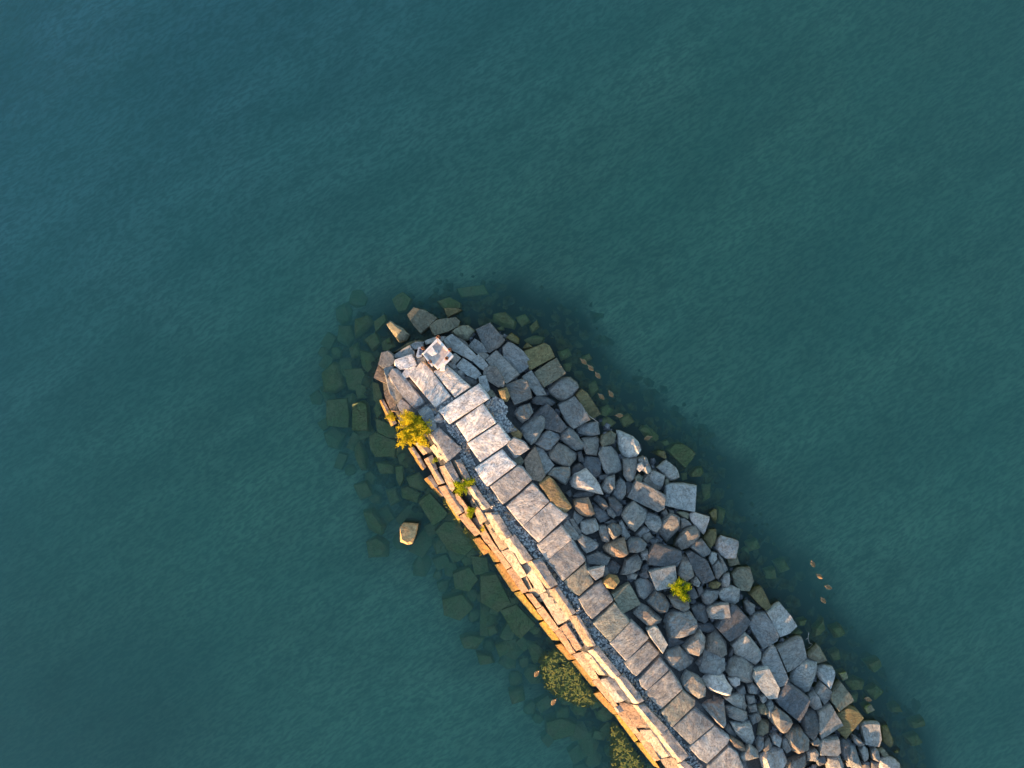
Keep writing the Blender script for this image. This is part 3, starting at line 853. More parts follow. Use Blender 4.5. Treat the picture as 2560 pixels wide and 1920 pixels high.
# west wall: SW-upper, SW-lower, NE-lower, NE-upper corners; fraction of the width that is the sloping face; course; tint
COURSE = {1: (1.45, .36), 2: (1.12, .34), 3: (.80, .34), 4: (.42, .36)}
WALLTINT = {'a': (.35, .265, .185), 'b': (.45, .36, .27), 'c': (.31, .21, .145), 'd': (.27, .14, .04), 'e': (.30, .19, .03), 'f': (.28, .19, .135), 'g': (.30, .28, .255)}
WALLBLOCKS = """
C 1 30 g 130,38 149,70 164,55 140,31
C 2 100 b 130,53 145,72 149,69 134,50
C 2 100 a 140,75 154,103 157,98 146,73
C 1 6 g 146,73 158,92 164,90 153,68
C 1 55 a 154,68 168,90 176,89 164,66
C 1 55 b 172,97 188,122 197,118 180,95
E 1 60 b 5,-7 24,23 34,17 19,-8
E 1 60 b 27,23 45,50 57,43 38,17
E 1 45 a 53,47 74,76 85,71 67,43
E 1 72 a 77,79 97,108 105,102 86,74
E 1 85 a 99,108 118,141 127,138 109,106
G 1 62 b 32,38 59,68 66,62 42,32
G 1 55 b 61,68 82,96 92,91 70,63
G 1 50 b 82,98 108,131 118,122 93,96
G 1 42 b 108,131 131,161 141,152 118,123
G 1 50 b 130,163 140,176 150,170 137,158
C 2 90 a 171,104 186,138 192,133 178,110
E 2 100 a 6,5 23,35 30,30 12,3
E 2 100 b 24,36 45,65 50,62 32,33
E 2 100 b 45,51 66,83 71,79 53,48
E 2 100 b 67,84 87,117 97,110 76,79
E 2 100 b 93,116 111,143 119,139 101,112
G 2 70 b 25,38 43,64 50,62 34,40
G 2 50 g 45,70 63,95 74,89 55,65
G 2 100 c 66,95 85,123 97,121 81,96
G 2 75 b 89,126 112,158 120,152 101,124
G 2 100 a 112,158 122,172 133,165 122,155
C 3 50 c 113,48 123,61 130,57 119,47
C 3 50 c 124,66 132,80 137,77 131,62
C 3 60 c 132,80 139,94 145,92 137,78
C 3 70 c 140,97 160,128 166,124 148,95
C 2 100 f 156,106 173,130 176,126 160,104
C 3 100 c 162,130 180,151 185,148 168,126
C 3 100 f 176,133 193,160 198,157 182,130
E 3 100 f 9,28 29,55 33,52 13,25
E 3 100 f 30,57 47,82 52,79 36,53
E 3 100 c 51,83 63,99 67,96 56,82
E 3 100 c 63,101 82,125 86,121 68,97
E 3 100 a 46,66 53,80 57,77 50,63
E 3 100 a 53,78 60,88 65,84 58,75
E 3 100 a 60,88 64,93 70,90 66,86
E 3 100 c 82,124 100,149 104,147 88,122
E 2 90 c 88,121 105,147 111,142 94,116
G 3 100 a 15,42 37,70 41,67 25,38
G 3 100 c 37,72 60,101 63,98 42,68
G 3 100 c 63,105 83,130 86,127 70,100
G 3 30 g 60,100 63,105 69,103 66,96
G 3 100 c 84,130 105,160 109,157 90,127
C 4 50 d 74,1 87,29 92,26 78,0
C 4 50 d 106,54 115,67 119,64 111,52
C 4 50 d 113,66 122,78 125,75 118,63
C 4 50 d 124,88 134,100 138,96 130,84
C 4 60 d 134,99 142,108 145,106 139,97
C 4 80 e 146,110 161,134 164,132 149,108
C 4 100 d 178,155 190,172 196,168 184,153
E 4 100 d 0,21 15,47 20,46 6,20
E 4 100 d 17,51 36,80 42,77 23,48
E 4 100 e 38,82 64,112 68,110 44,80
E 4 100 e 66,116 80,134 86,133 71,112
E 4 100 d 84,140 98,156 104,154 89,138
G 4 100 d 14,50 36,77 41,75 20,46
G 4 100 d 38,86 59,108 63,106 43,83
G 4 100 e 61,109 83,139 85,135 66,108
G 4 100 e 84,140 105,166 109,166 90,139
"""

def wall_block(name, tile, course, f, tint, pts, rng, parent):
    if course == 1 and f < .9: f -= .10
    z0, drop = COURSE[course]; z0 += rng.uniform(-.04, .04)
    q = [Vector(to_plan(p, z0 - .1)) for p in survey(tile, pts)]
    A, B, C_, D = q
    m = (A + B + C_ + D) / 4; ax = ((B - A) + (C_ - D)).normalized()
    def grow(p):
        e = p - m; al = ax * e.dot(ax); return m + al * 1.05 + (e - al) * 1.16
    A, B, C_, D = [grow(p) for p in (A, B, C_, D)]
    if course > 1: C_, D = C_ + (C_ - B) * .22, D + (D - A) * .22      # tucked under the course above
    L = ((B - A).length + (C_ - D).length) / 2
    nu = max(4, int(L / .16)); vs = [0, .03, .15, .35, .55, .8, .97, 1]
    vs = sorted(set([v for v in vs if abs(v - f) > .06] + [min(f, .999), min(f + .03, .9995)])); vs[-1] = 1.0
    sd = rng.random() * 60
    verts = []; nv = len(vs) + 2
    g = .985
    for iu in range(nu + 1):
        u = iu / nu; uu = .5 + (u - .5) * g
        for iv in range(-1, len(vs) + 1):
            v = vs[max(0, min(len(vs) - 1, iv))]
            p = (A * (1 - uu) + B * uu) * (1 - v) + (D * (1 - uu) + C_ * uu) * v
            nn = fbm(p.x * 2.6 + sd, p.y * 2.6, sd, 3)
            fe = f + .16 * mnoise.noise(Vector((p.x * 3 + sd, p.y * 3, 2.0)))
            fe = max(.05, fe)
            z = z0 - (drop * (1 - v / fe) if v < fe else 0) + .045 * nn
            if iu in (0, nu): z -= .05
            ed = .022 * mnoise.noise(Vector((p.x * 4, p.y * 4, sd)))
            d = (D - A).normalized()
            if v < .05 or v > .95: p = p + d * ed
            if iv == -1: z = z0 - drop - .75; p = p - d * .02
            if iv == len(vs): z = z0 - drop - .75
            verts.append(Vector((p.x, p.y, z)))
    faces = []
    for iu in range(nu):
        for iv in range(nv - 1):
            a = iu * nv + iv; faces.append((a, a + nv, a + nv + 1, a + 1))
    faces.append(tuple(range(nv))); e = nu * nv
    faces.append(tuple(reversed(range(e, e + nv))))
    c = sum(verts, Vector()) / len(verts); c.z = z0 - drop - .75
    o = link_mesh(name, [tuple(v - c) for v in verts], faces, M_WALL, parent, smooth=True, sharp=30)
    o.location = c
    o.data.materials.append(M_TOPSHADE)  # second slot: flat tops with their shade put into the colour
    # consistent outward normals
    bm = bmesh.new(); bm.from_mesh(o.data); bmesh.ops.recalc_face_normals(bm, faces=bm.faces); bm.faces.ensure_lookup_table()
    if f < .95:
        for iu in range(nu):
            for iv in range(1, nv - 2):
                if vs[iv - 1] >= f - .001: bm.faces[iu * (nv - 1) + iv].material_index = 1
    bm.to_mesh(o.data); bm.free()
    o.data.shade_smooth(); o.data.set_sharp_from_angle(angle=math.radians(30))
    col = WALLTINT[tint]
    bv = rng.uniform(.88, 1.12)
    o.color = (*[x * bv for x in col], .55 if tint in 'cdef' else .3)
    return o

def build_stones(text, name, parent, rng, default_depth=1.1, material=None, toplevel=False, sunk=False):
    items = [parse(l) for l in text.strip().splitlines() if l.strip()]
    for t, d, pts in items:
        cx = sum(p[0] for p in pts) / len(pts); cy = sum(p[1] for p in pts) / len(pts)
        if d['z'] is None:
            f = float(pile_frac(np.array([cx]), np.array([cy]))[0])
            z = .50 + .78 * max(0, f) if f >= 0 else .38 + max(f, -.8) * .25
            z += rng.uniform(-.07, .07)
        else: z = d['z']
        z += d['dz']
        poly = [to_plan(p, z) for p in pts]
        if d['kind'] != 's':
            mx, my = to_plan((cx, cy), z); g_ = 1.08 if name == 'armour_stone' else 1.04; poly = [(mx + (a - mx) * g_, my + (b - my) * g_) for a, b in poly]
        slab = d['kind'] == 's'
        tl = .015 if slab else (.07 if d['kind'] == 'k' else .16)
        tilt = (rng.gauss(0, tl), rng.gauss(0, tl))
        if slab: tilt = (tilt[0] + SUNXY.x * -.035, tilt[1] + SUNXY.y * -.035)
        size = max((Vector(a) - Vector(b)).length for a in poly for b in poly)
        depth = .75 if slab else min(1.3, max(.45, size * .62))
        if sunk: depth = max(.8, size * .5)
        if t == 'C' and toplevel: depth = 2.4
        o = (stone_mesh if slab else hewn_mesh)(name, poly, z, depth, rng, d['kind'], d['lit'], tilt, material, None if toplevel else parent,
                       d['col'] or (TINT['g'] if sunk else None), d['stain'] if not slab else rng.choice([.35, .6, .85]))
        if toplevel: tag(o, d['label'], 'boulder')

rng = random.Random(11)
breakwater = thing('breakwater', 'stone breakwater with a paved slab walkway and a stepped masonry west wall', 'breakwater')
build_stones(SLABS, 'paving_slab', breakwater, rng, material=M_SLAB)
build_stones(HEADBLOCKS, 'head_block', breakwater, rng, material=M_SLAB)
for l in WALLBLOCKS.strip().splitlines():
    t, c, f, tint, pts = l.split(None, 4)
    wall_block('wall_block', t, int(c), float(f) / 100, tint, pts, rng, breakwater)
riprap = thing('riprap', 'sloping bank of grey quarry rock along the east side of the walkway', 'riprap')
build_stones(RIPRAP, 'armour_stone', riprap, rng)
sunken = thing('sunken_rubble', 'weedy olive blocks lying under the water around the breakwater', 'rubble')
build_stones(SUNK, 'sunken_block', sunken, rng, sunk=True, material=M_SUNK)
def apron(n, seed):
    r = random.Random(seed); k = 0; spots = []
    for l in SUNK.strip().splitlines():
        t, d, P = parse(l); spots.append((sum(p[0] for p in P) / len(P), sum(p[1] for p in P) / len(P), 22))
    cand = [(r.uniform(770, 2330), r.uniform(650, 1960)) for _ in range(20000)]
    fr_ = pile_frac(np.array([q[0] for q in cand]), np.array([q[1] for q in cand]))
    for (x, y), f in zip(cand, fr_):
        f = float(f)
        if k >= n: break
        west = (y > 1.22 * x - 350)
        if f >= -.3 or f < (-4.6 if west else -3.2): continue
        if r.random() > math.exp(f / (4.5 if west else 1.8)): continue
        rad = r.uniform(16, 36) if west else r.uniform(13, 24)
        if not west: continue
        if any(math.hypot(x - a, y - b) < (rad + q) * .72 for a, b, q in spots): continue
        spots.append((x, y, rad))
        z = (-.55 if west else -.75) + .36 * f + r.uniform(-.12, .15)
        a0 = r.uniform(0, 6.28) if r.random() < .4 else math.radians(-52) + r.gauss(0, .25)
        if r.random() < .5:
            w, h = rad, rad * r.uniform(.55, .95)
            pts = [(sx * w * r.uniform(.85, 1.1), sy * h * r.uniform(.85, 1.1)) for sx, sy in ((-1, -1), (1, -1), (1, 1), (-1, 1))]
        else:
            m = r.choice([5, 6, 7]); pts = [(rad * r.uniform(.75, 1.1) * math.cos(i * 6.283 / m), rad * r.uniform(.65, 1) * math.sin(i * 6.283 / m)) for i in range(m)]
        ca, sa = math.cos(a0), math.sin(a0)
        poly = [to_plan((x + u * ca - v * sa, y + u * sa + v * ca), z) for u, v in pts]
        hewn_mesh('sunken_block', poly, z, .9, r, 'k' if len(pts) == 4 else 'b', False, (r.gauss(0, .1), r.gauss(0, .1)), M_SUNK, sunken, TINT['g'], .3)
        k += 1
apron(105, 4)
build_stones(LOOSE, 'boulder', None, rng, toplevel=True)

# ------------------------------------------------------------------ gravel and rubble fill
def in_poly(poly, x, y):
    c = False; n = len(poly)
    for i in range(n):
        x0, y0 = poly[i]; x1, y1 = poly[(i + 1) % n]
        if (y0 > y) != (y1 > y) and x < (x1 - x0) * (y - y0) / (y1 - y0) + x0: c = not c
    return c

def pebble_mesh(name, spots, material, parent):
    verts, faces = [], []
    for x, y, z, r in spots:
        b = len(verts)
        a0 = rng.uniform(0, 6.28)
        for k in range(5):
            a = a0 + k * 1.2566 + rng.uniform(-.3, .3); rr = r * rng.uniform(.75, 1.2)
            verts.append((x + rr * math.cos(a), y + rr * math.sin(a), z + rng.uniform(-.1, .25) * r))
        tx, ty = rng.uniform(-.3, .3) * r, rng.uniform(-.3, .3) * r
        verts.append((x + tx, y + ty, z + r * rng.uniform(.6, .9))); verts.append((x, y, z - r * .8))
        for k in range(5):
            faces.append((b + k, b + (k + 1) % 5, b + 5)); faces.append((b + (k + 1) % 5, b + k, b + 6))
    return link_mesh(name, verts, faces, material, parent)

def gravel_material():
    m, nt = mat('walkway_gravel')
    geo = N(nt, 'ShaderNodeNewGeometry'); rnd = geo.outputs['Random Per Island']
    wz = noise_n(nt, geo.outputs['Position'], .7, 3, .5)
    col = mixc(nt, ramp(nt, rnd, .1, 1.0), (.12, .122, .125), (.48, .475, .46))
    col = mixc(nt, math_n(nt, 'MULTIPLY', ramp(nt, wz, .5, .62), math_n(nt, 'GREATER_THAN', rnd, .55)), col, (.42, .27, .17))
    p = N(nt, 'ShaderNodeBsdfPrincipled'); p.inputs['Roughness'].default_value = .9; nt.links.new(col, p.inputs['Base Color'])
    o = N(nt, 'ShaderNodeOutputMaterial'); nt.links.new(p.outputs[0], o.inputs[0]); return m
M_GRAVEL = gravel_material()
M_RUBBLE = simple('small_rubble', (.20, .20, .205), .9, 0, (.09, .092, .098), 5, bump=.4)
spots = []
for t, s in (('C', '146,22 158,26 172,47 180,72 194,97 210,115 225,130 225,150 215,150 200,122 182,93 165,66 160,45 150,33'),
             ('E', '20,0 30,0 47,8 64,27 74,46 92,70 110,87 124,112 143,138 160,160 168,168 148,168 127,140 108,105 86,73 60,42 40,18'),
             ('G', '24,0 36,5 55,28 72,50 88,70 95,84 112,104 125,122 143,144 160,166 175,176 150,176 130,150 118,122 96,96 70,62 42,32 26,10'),
             ('B', '6,146 15,139 22,140 30,150 28,160 40,175 25,178 15,165'),
             ('A', '124,148 132,146 140,150 150,140 160,140 150,148 142,152 140,158 132,155')):
    P = survey(t, s)
    xs = [p[0] for p in P]; ys = [p[1] for p in P]
    area = abs(sum(P[i][0] * P[(i + 1) % len(P)][1] - P[(i + 1) % len(P)][0] * P[i][1] for i in range(len(P)))) / 2
    for _ in range(int(area * 1.1)):
        x, y = rng.uniform(min(xs), max(xs)), rng.uniform(min(ys), max(ys))
        if in_poly(P, x, y):
            X, Y = to_plan((x, y), 1.22)
            spots.append((X, Y, 1.15 + rng.uniform(0, .08), rng.choice([.05, .06, .07, .09, .13] if t in 'AB' else [.045, .055, .065, .08, .11])))
gv = pebble_mesh('gravel', spots, M_GRAVEL, breakwater); tag(gv, kind='stuff')
spots = []
cand = [(rng.uniform(1100, 2280), rng.uniform(820, 1960)) for _ in range(5200)]
fr_ = pile_frac(np.array([q[0] for q in cand]), np.array([q[1] for q in cand]))
for (x, y), f in zip(cand, fr_):
    f = float(f)
    if 0 <= f < 1:
        z = -.18 + .95 * f
        if z < -.1: continue
        X, Y = to_plan((x, y), z)
        if x < 1500 and y > 1.22 * x - 250: continue
        spots.append((X, Y, z + rng.uniform(-.1, .08), rng.choice([.10, .14, .18, .24, .3])))
rb = pebble_mesh('small_rubble', spots, M_RUBBLE, riprap); tag(rb, kind='stuff')

spots = []
cand = [(rng.uniform(790, 2330), rng.uniform(640, 1960)) for _ in range(16000)]
fr_ = pile_frac(np.array([q[0] for q in cand]), np.array([q[1] for q in cand]))
for (x, y), f in zip(cand, fr_):
    f = float(f)
    if f >= -.05 and f >= 0: continue
    if f < -4.2 or rng.random() > math.exp(f / 2.6): continue
    X, Y = to_plan((x, y), -1)
    spots.append((X, Y, -.95 + .48 * f + rng.uniform(-.1, .2), rng.choice([.16, .22, .3, .4, .55])))
M_BED = simple('weedy_rubble', (.16, .17, .055), .95, 0, (.05, .055, .025), 1.6, lo=.35, hi=.65)
bd = pebble_mesh('rubble_bed', spots, M_BED, sunken); tag(bd, kind='stuff')

# ------------------------------------------------------------------ beacon platform at the tip
M_WHITE = simple('weathered_white_paint', (.84, .79, .74), .7, 0, (.74, .65, .59), 5, .2)
M_PINK = simple('stained_concrete_floor', (.62, .50, .43), .85, 0, (.46, .36, .32), 4, .2)
M_RUST = simple('rusty_iron', (.26, .10, .04), .9, .2, (.09, .04, .025), 20, .5)
M_PANEL = simple('solar_cells', (.03, .04, .07), .25, .3, (.05, .06, .10), 8)
M_FRAME = simple('galvanised_frame', (.55, .58, .60), .5, .6, (.42, .45, .48), 9)
M_LENS = simple('lantern_glass', (.62, .70, .62), .2, 0, (.5, .6, .52), 6)

def prism(name, poly, z0, z1, material, parent, bevel=.0):
    n = len(poly)
    area = sum(poly[i][0] * poly[(i + 1) % n][1] - poly[(i + 1) % n][0] * poly[i][1] for i in range(n))
    if area < 0: poly = poly[::-1]
    c = (sum(p[0] for p in poly) / n, sum(p[1] for p in poly) / n)
    ins = []
    for p in poly:
        d = Vector((p[0] - c[0], p[1] - c[1])); L = d.length
        ins.append((p[0] - d.x / L * bevel, p[1] - d.y / L * bevel))
    v = [(p[0], p[1], z0) for p in poly] + [(p[0], p[1], z1 - bevel) for p in poly] + [(p[0], p[1], z1) for p in ins]
    f = [tuple(reversed(range(n))), tuple(range(2 * n, 3 * n))]
    for k in (0, n):
        for i in range(n): f.append((k + i, k + (i + 1) % n, k + n + (i + 1) % n, k + n + i))
    o = link_mesh(name, [(x - base.x, y - base.y, z - base.z) for x, y, z in v], f, material, parent)
    return o

def lathe(name, cx, cy, prof, material, parent, seg=14, wob=0):
    v, f = [], []
    for r, z in prof:
        for k in range(seg):
            a = k * 2 * math.pi / seg; rr = r * (1 + wob * math.sin(a * 3 + z * 9))
            v.append((cx - base.x + rr * math.cos(a), cy - base.y + rr * math.sin(a), z - base.z))
    for l in range(len(prof) - 1):
        for k in range(seg):
            f.append((l * seg + k, l * seg + (k + 1) % seg, (l + 1) * seg + (k + 1) % seg, (l + 1) * seg + k))
    f.append(tuple(reversed(range(seg)))); f.append(tuple(range((len(prof) - 1) * seg, len(prof) * seg)))
    return link_mesh(name, v, f, material, parent, smooth=True, sharp=40)

def PP(s, z): return [to_plan((1030 + float(q.split(',')[0]) / 15.8, 820 + float(q.split(',')[1]) / 15.8), z) for q in s.split()]
bx, by = PP('1010,1000', 1.3)[0]
base = Vector((bx, by, 1.1))
plat = thing('beacon_platform', 'white painted square concrete platform with rusty posts at the breakwater tip', 'platform', base)
prism('foundation', PP('1010,385 1625,1085 1010,1640 400,1010', 1.78), 1.1, 1.78, M_WHITE, plat, .03)
prism('floor', PP('1010,560 1400,960 1120,1380 1000,1530 520,1050 900,640', 1.80), 1.77, 1.80, M_PINK, plat, .005)
for s in ('1010,385 1010,520 500,1010 400,1010', '1020,390 1440,860 1380,900 1020,510', '1590,1060 1640,1130 1300,1480 1220,1400',
          '410,1040 480,1070 830,1480 790,1540'):
    prism('kerb', PP(s, 1.9), 1.775, 1.90, M_WHITE, plat, .012)
prism('equipment_plate', PP('580,955 800,730 900,885 960,1040 820,1120', 1.87), 1.79, 1.87, M_WHITE, plat, .012)
lx, ly = PP('950,950', 1.95)[0]
lan = lathe('lantern', lx, ly, [(.15, 1.79), (.15, 1.93), (.12, 1.95), (.12, 2.06), (.14, 2.07), (.13, 2.10), (.02, 2.13)], M_FRAME, plat)
lathe('lens', lx, ly, [(.125, 1.965), (.128, 2.0), (.125, 2.05)], M_LENS, lan)
for s, r, h in (('1025,350', .12, .30), ('410,785', .11, .34), ('1485,850', .12, .30), ('1370,1200', .14, .22), ('705,1335', .14, .16)):
    px_, py_ = PP(s, 1.9)[0]
    z0 = 1.77
    lathe('post', px_, py_, [(r * 1.15, 1.2), (r * 1.1, z0), (r, z0 + .05), (r * .95, z0 + h * .8), (r * .7, z0 + h), (r * .35, z0 + h - .04)], M_RUST, plat, 10, .08)
fr = prism('solar_panel', PP('160,1090 255,740 420,745 400,1010 370,1140 200,1180', 1.62), 1.50, 1.62, M_FRAME, plat, .01)
for s in ('290,830 390,835 385,900 285,890', '280,915 383,925 378,985 275,975', '272,1000 375,1005 365,1065 262,1055'):
    prism('cell', PP(s, 1.635), 1.615, 1.635, M_PANEL, fr, .004)
prism('step', PP('1130,1390 1300,1480 1300,1680 1100,1680', 1.66), 1.3, 1.66, M_WHITE, plat, .02)

# ------------------------------------------------------------------ bushes
def leaf_material(name, c1, c2, c3):
    m, nt = mat(name)
    geo = N(nt, 'ShaderNodeNewGeometry')
    n1 = noise_n(nt, geo.outputs['Position'], 2.2, 3, .6)
    rnd = geo.outputs['Random Per Island']
    col = mixc(nt, ramp(nt, n1, .38, .62), c1, c2); col = mixc(nt, math_n(nt, 'MULTIPLY', rnd, .6), col, c3)
    d = N(nt, 'ShaderNodeBsdfDiffuse'); t = N(nt, 'ShaderNodeBsdfTranslucent'); mx = N(nt, 'ShaderNodeMixShader'); mx.inputs[0].default_value = .35
    nt.links.new(col, d.inputs[0]); nt.links.new(col, t.inputs[0]); nt.links.new(d.outputs[0], mx.inputs[1]); nt.links.new(t.outputs[0], mx.inputs[2])
    o = N(nt, 'ShaderNodeOutputMaterial'); nt.links.new(mx.outputs[0], o.inputs[0]); return m

M_LEAFY = leaf_material('autumn_leaves', (.64, .53, .02), (.40, .38, .03), (.70, .46, .02))
M_LEAFG = leaf_material('green_leaves', (.34, .40, .014), (.15, .24, .014), (.55, .48, .014))
M_STEM = simple('woody_stem', (.14, .09, .05), .9, 0, (.08, .055, .03), 12)

def tube_mesh(paths, r0):
    v, f = [], []
    for path, ra in paths:
        b = len(v); n = len(path)
        for i, p in enumerate(path):
            r = ra * (1 - .75 * i / (n - 1))
            d = (path[min(i + 1, n - 1)] - path[max(i - 1, 0)]).normalized()
            a = d.orthogonal().normalized(); c = d.cross(a)
            for k in range(5):
                t = k * 1.2566; v.append(p + a * (r * math.cos(t)) + c * (r * math.sin(t)))
        for i in range(n - 1):
            for k in range(5):
                f.append((b + i * 5 + k, b + i * 5 + (k + 1) % 5, b + (i + 1) * 5 + (k + 1) % 5, b + (i + 1) * 5 + k))
        f.append(tuple(b + k for k in reversed(range(5)))); f.append(tuple(b + (n - 1) * 5 + k for k in range(5)))
    return [tuple(x) for x in v], f

def bush(label, tile, blobs, zb, h, mat_leaf, leaf, n_per, seed):
    """blobs: (x, y, radius) in survey tile units; grows stems from the centre, sprays of leaves on them"""
    r = random.Random(seed)
    k = TILE[tile][2]
    B = [(Vector((*tile_xy(tile, x, y, zb + h * .5), zb)), rad * 10 / k * PX) for x, y, rad in blobs]
    root = B[0][0].copy(); root.z = zb
    o = thing('bush', label, 'bush', root)
    stems, verts, faces = [], [], []
    for c, R in B:
        nst = max(6, int(R * 30))
        for _ in range(nst):
            a = r.uniform(0, 6.28); rr = R * math.sqrt(r.random()) * r.uniform(.75, 1.12)
            tip = c - root + Vector((rr * math.cos(a), rr * math.sin(a), h * (1.05 - .75 * (rr / R) ** 2) * r.uniform(.6, 1.1)))
            st = (c - root) * .5 + Vector((r.uniform(-.1, .1), r.uniform(-.1, .1), 0))
            path = [st, st.lerp(tip, .45) + Vector((0, 0, h * .15)), tip]
            stems.append((path, .014))
            m = int(n_per)
            for _ in range(m):
                t = r.uniform(.3, 1.05); p = path[1].lerp(tip, max(0, (t - .45) / .55)) if t > .45 else st.lerp(path[1], t / .45)
                p = p + Vector((r.gauss(0, .07), r.gauss(0, .07), r.gauss(0, .06)))
                L = leaf * r.uniform(.6, 1.3); w = L * .38
                d = Vector((r.gauss(0, 1), r.gauss(0, 1), r.gauss(.2, .5))).normalized()
                s = d.cross(Vector((r.gauss(0, .5), r.gauss(0, .5), 1))).normalized()
                b = len(verts)
                verts += [p, p + d * L * .5 + s * w, p + d * L, p + d * L * .5 - s * w]
                faces.append((b, b + 1, b + 2, b + 3))
    link_mesh('crown', [tuple(v) for v in verts], faces, mat_leaf, o)
    v, f = tube_mesh(stems, .014); link_mesh('stem', v, f, M_STEM, o)
    return o

bush('large yellow bush growing out of the west wall near the tip', 'C', [(110, 30, 18), (119, 40, 13), (103, 44, 11), (106, 20, 11), (124, 30, 10)], .95, .95, M_LEAFY, .10, 75, 1)
bush('small yellow shrub between the rusty edge stone and the large yellow bush', 'C', [(87, 18, 6)], .75, .4, M_LEAFY, .07, 45, 2)
bush('bright green bush spilling over the wall into the gravel', 'C', [(165, 98, 8), (174, 90, 6), (160, 92, 5), (178, 88, 3)], 1.2, .45, M_LEAFG, .07, 60, 3)
bush('narrow green tuft on the wall below the bright green bush', 'C', [(176, 122, 5), (174, 128, 4)], 1.05, .35, M_LEAFG, .065, 50, 4)
bush('tiny green tuft on the wall below the large yellow bush', 'C', [(136, 67, 3.4)], 1.1, .2, M_LEAFG, .05, 36, 5)
bush('tiny yellow tuft in a wall joint beside the gravel strip', 'E', [(3, 10, 3)], 1.1, .18, M_LEAFY, .05, 32, 6)
bush('yellow green bush alone among the grey riprap boulders', 'F', [(42, 122, 8), (50, 128, 7), (38, 116, 6), (45, 112, 4), (54, 118, 4)], 1.05, .55, M_LEAFG, .075, 60, 7)

# ------------------------------------------------------------------ floating weed
def weed_mat(name, label, tile, pts, n, holes, seed):
    r = random.Random(seed)
    P = survey(tile, pts); H = [survey(tile, h)[0] + (q,) for h, q in holes]
    xs = [p[0] for p in P]; ys = [p[1] for p in P]
    cx, cy = to_plan((sum(xs) / len(xs), sum(ys) / len(ys)), 0)
    verts, faces = [], []
    while len(faces) < n * 4:
        x, y = r.uniform(min(xs), max(xs)), r.uniform(min(ys), max(ys))
        if not in_poly(P, x, y): continue
        if any(math.hypot(x - a, y - b) < q for a, b, q in H): continue
        X, Y = to_plan((x, y), 0)
        if fbm(X * .9, Y * .9, seed, 3) < -.42: continue
        dd = 1e9
        for i in range(len(P)):
            (xa, ya), (xb, yb) = P[i], P[(i + 1) % len(P)]
            ex, ey = xb - xa, yb - ya; tt = max(0, min(1, ((x - xa) * ex + (y - ya) * ey) / (ex * ex + ey * ey)))
            dd = min(dd, math.hypot(x - xa - tt * ex, y - ya - tt * ey))
        if r.random() > min(1, dd / 22 + .12): continue
        a = r.uniform(0, 6.28) + 1.5 * mnoise.noise(Vector((X * .5, Y * .5, 4))); L = r.uniform(.10, .32); w = r.uniform(.016, .04)
        z = -.015 - abs(r.gauss(0, .13)) if r.random() < .93 else r.uniform(0, .012)
        b = len(verts)
        px, py = X - cx, Y - cy
        for i in range(5):
            dx, dy = math.cos(a), math.sin(a)
            verts.append((px - dy * w, py + dx * w, z)); verts.append((px + dy * w, py - dx * w, z + .006))
            px += dx * L / 4; py += dy * L / 4; a += r.gauss(0, .5)
        for i in range(4):
            k = b + i * 2; faces.append((k, k + 1, k + 3, k + 2))
    o = link_mesh(name, verts, faces, M_WEED, None); o.location = (cx, cy, 0)
    tag(o, label, 'seaweed', None, 'stuff')
M_WEED = leaf_material('floating_weed', (.33, .32, .085), (.23, .26, .07), (.42, .37, .10))
weed_mat('weed_mat', 'large mat of olive seaweed floating beside the west wall', 'K',
         '58,56 70,50 77,44 90,56 100,68 115,90 129,106 133,120 122,126 105,124 80,112 64,102 59,85 56,70', 5600, [('84,68', 9), ('85,93', 6), ('74,69', 3)], 2)
weed_mat('weed_mat', 'olive seaweed floating along the wall at the bottom edge', 'G', '56,120 62,118 75,135 84,150 100,176 56,176 57,140', 3400, [('72,158', 4)], 5)
weed_mat('weed_fringe', 'thin yellow weed fringe at the foot of the red brown wall stones', 'C', '143,110 147,108 164,132 172,142 186,158 190,172 182,168 168,146 160,136', 420, [], 9)

# ------------------------------------------------------------------ ducks
M_DUCK = simple('brown_plumage', (.34, .22, .12), .8, 0, (.16, .10, .06), 26)
M_WING = simple('wing_feathers', (.34, .19, .075), .8, 0, (.16, .09, .04), 30)
M_PALE = simple('pale_flank', (.42, .30, .17), .8, 0, (.32, .22, .12), 20)
M_BILL = simple('duck_bill', (.35, .25, .08), .5)

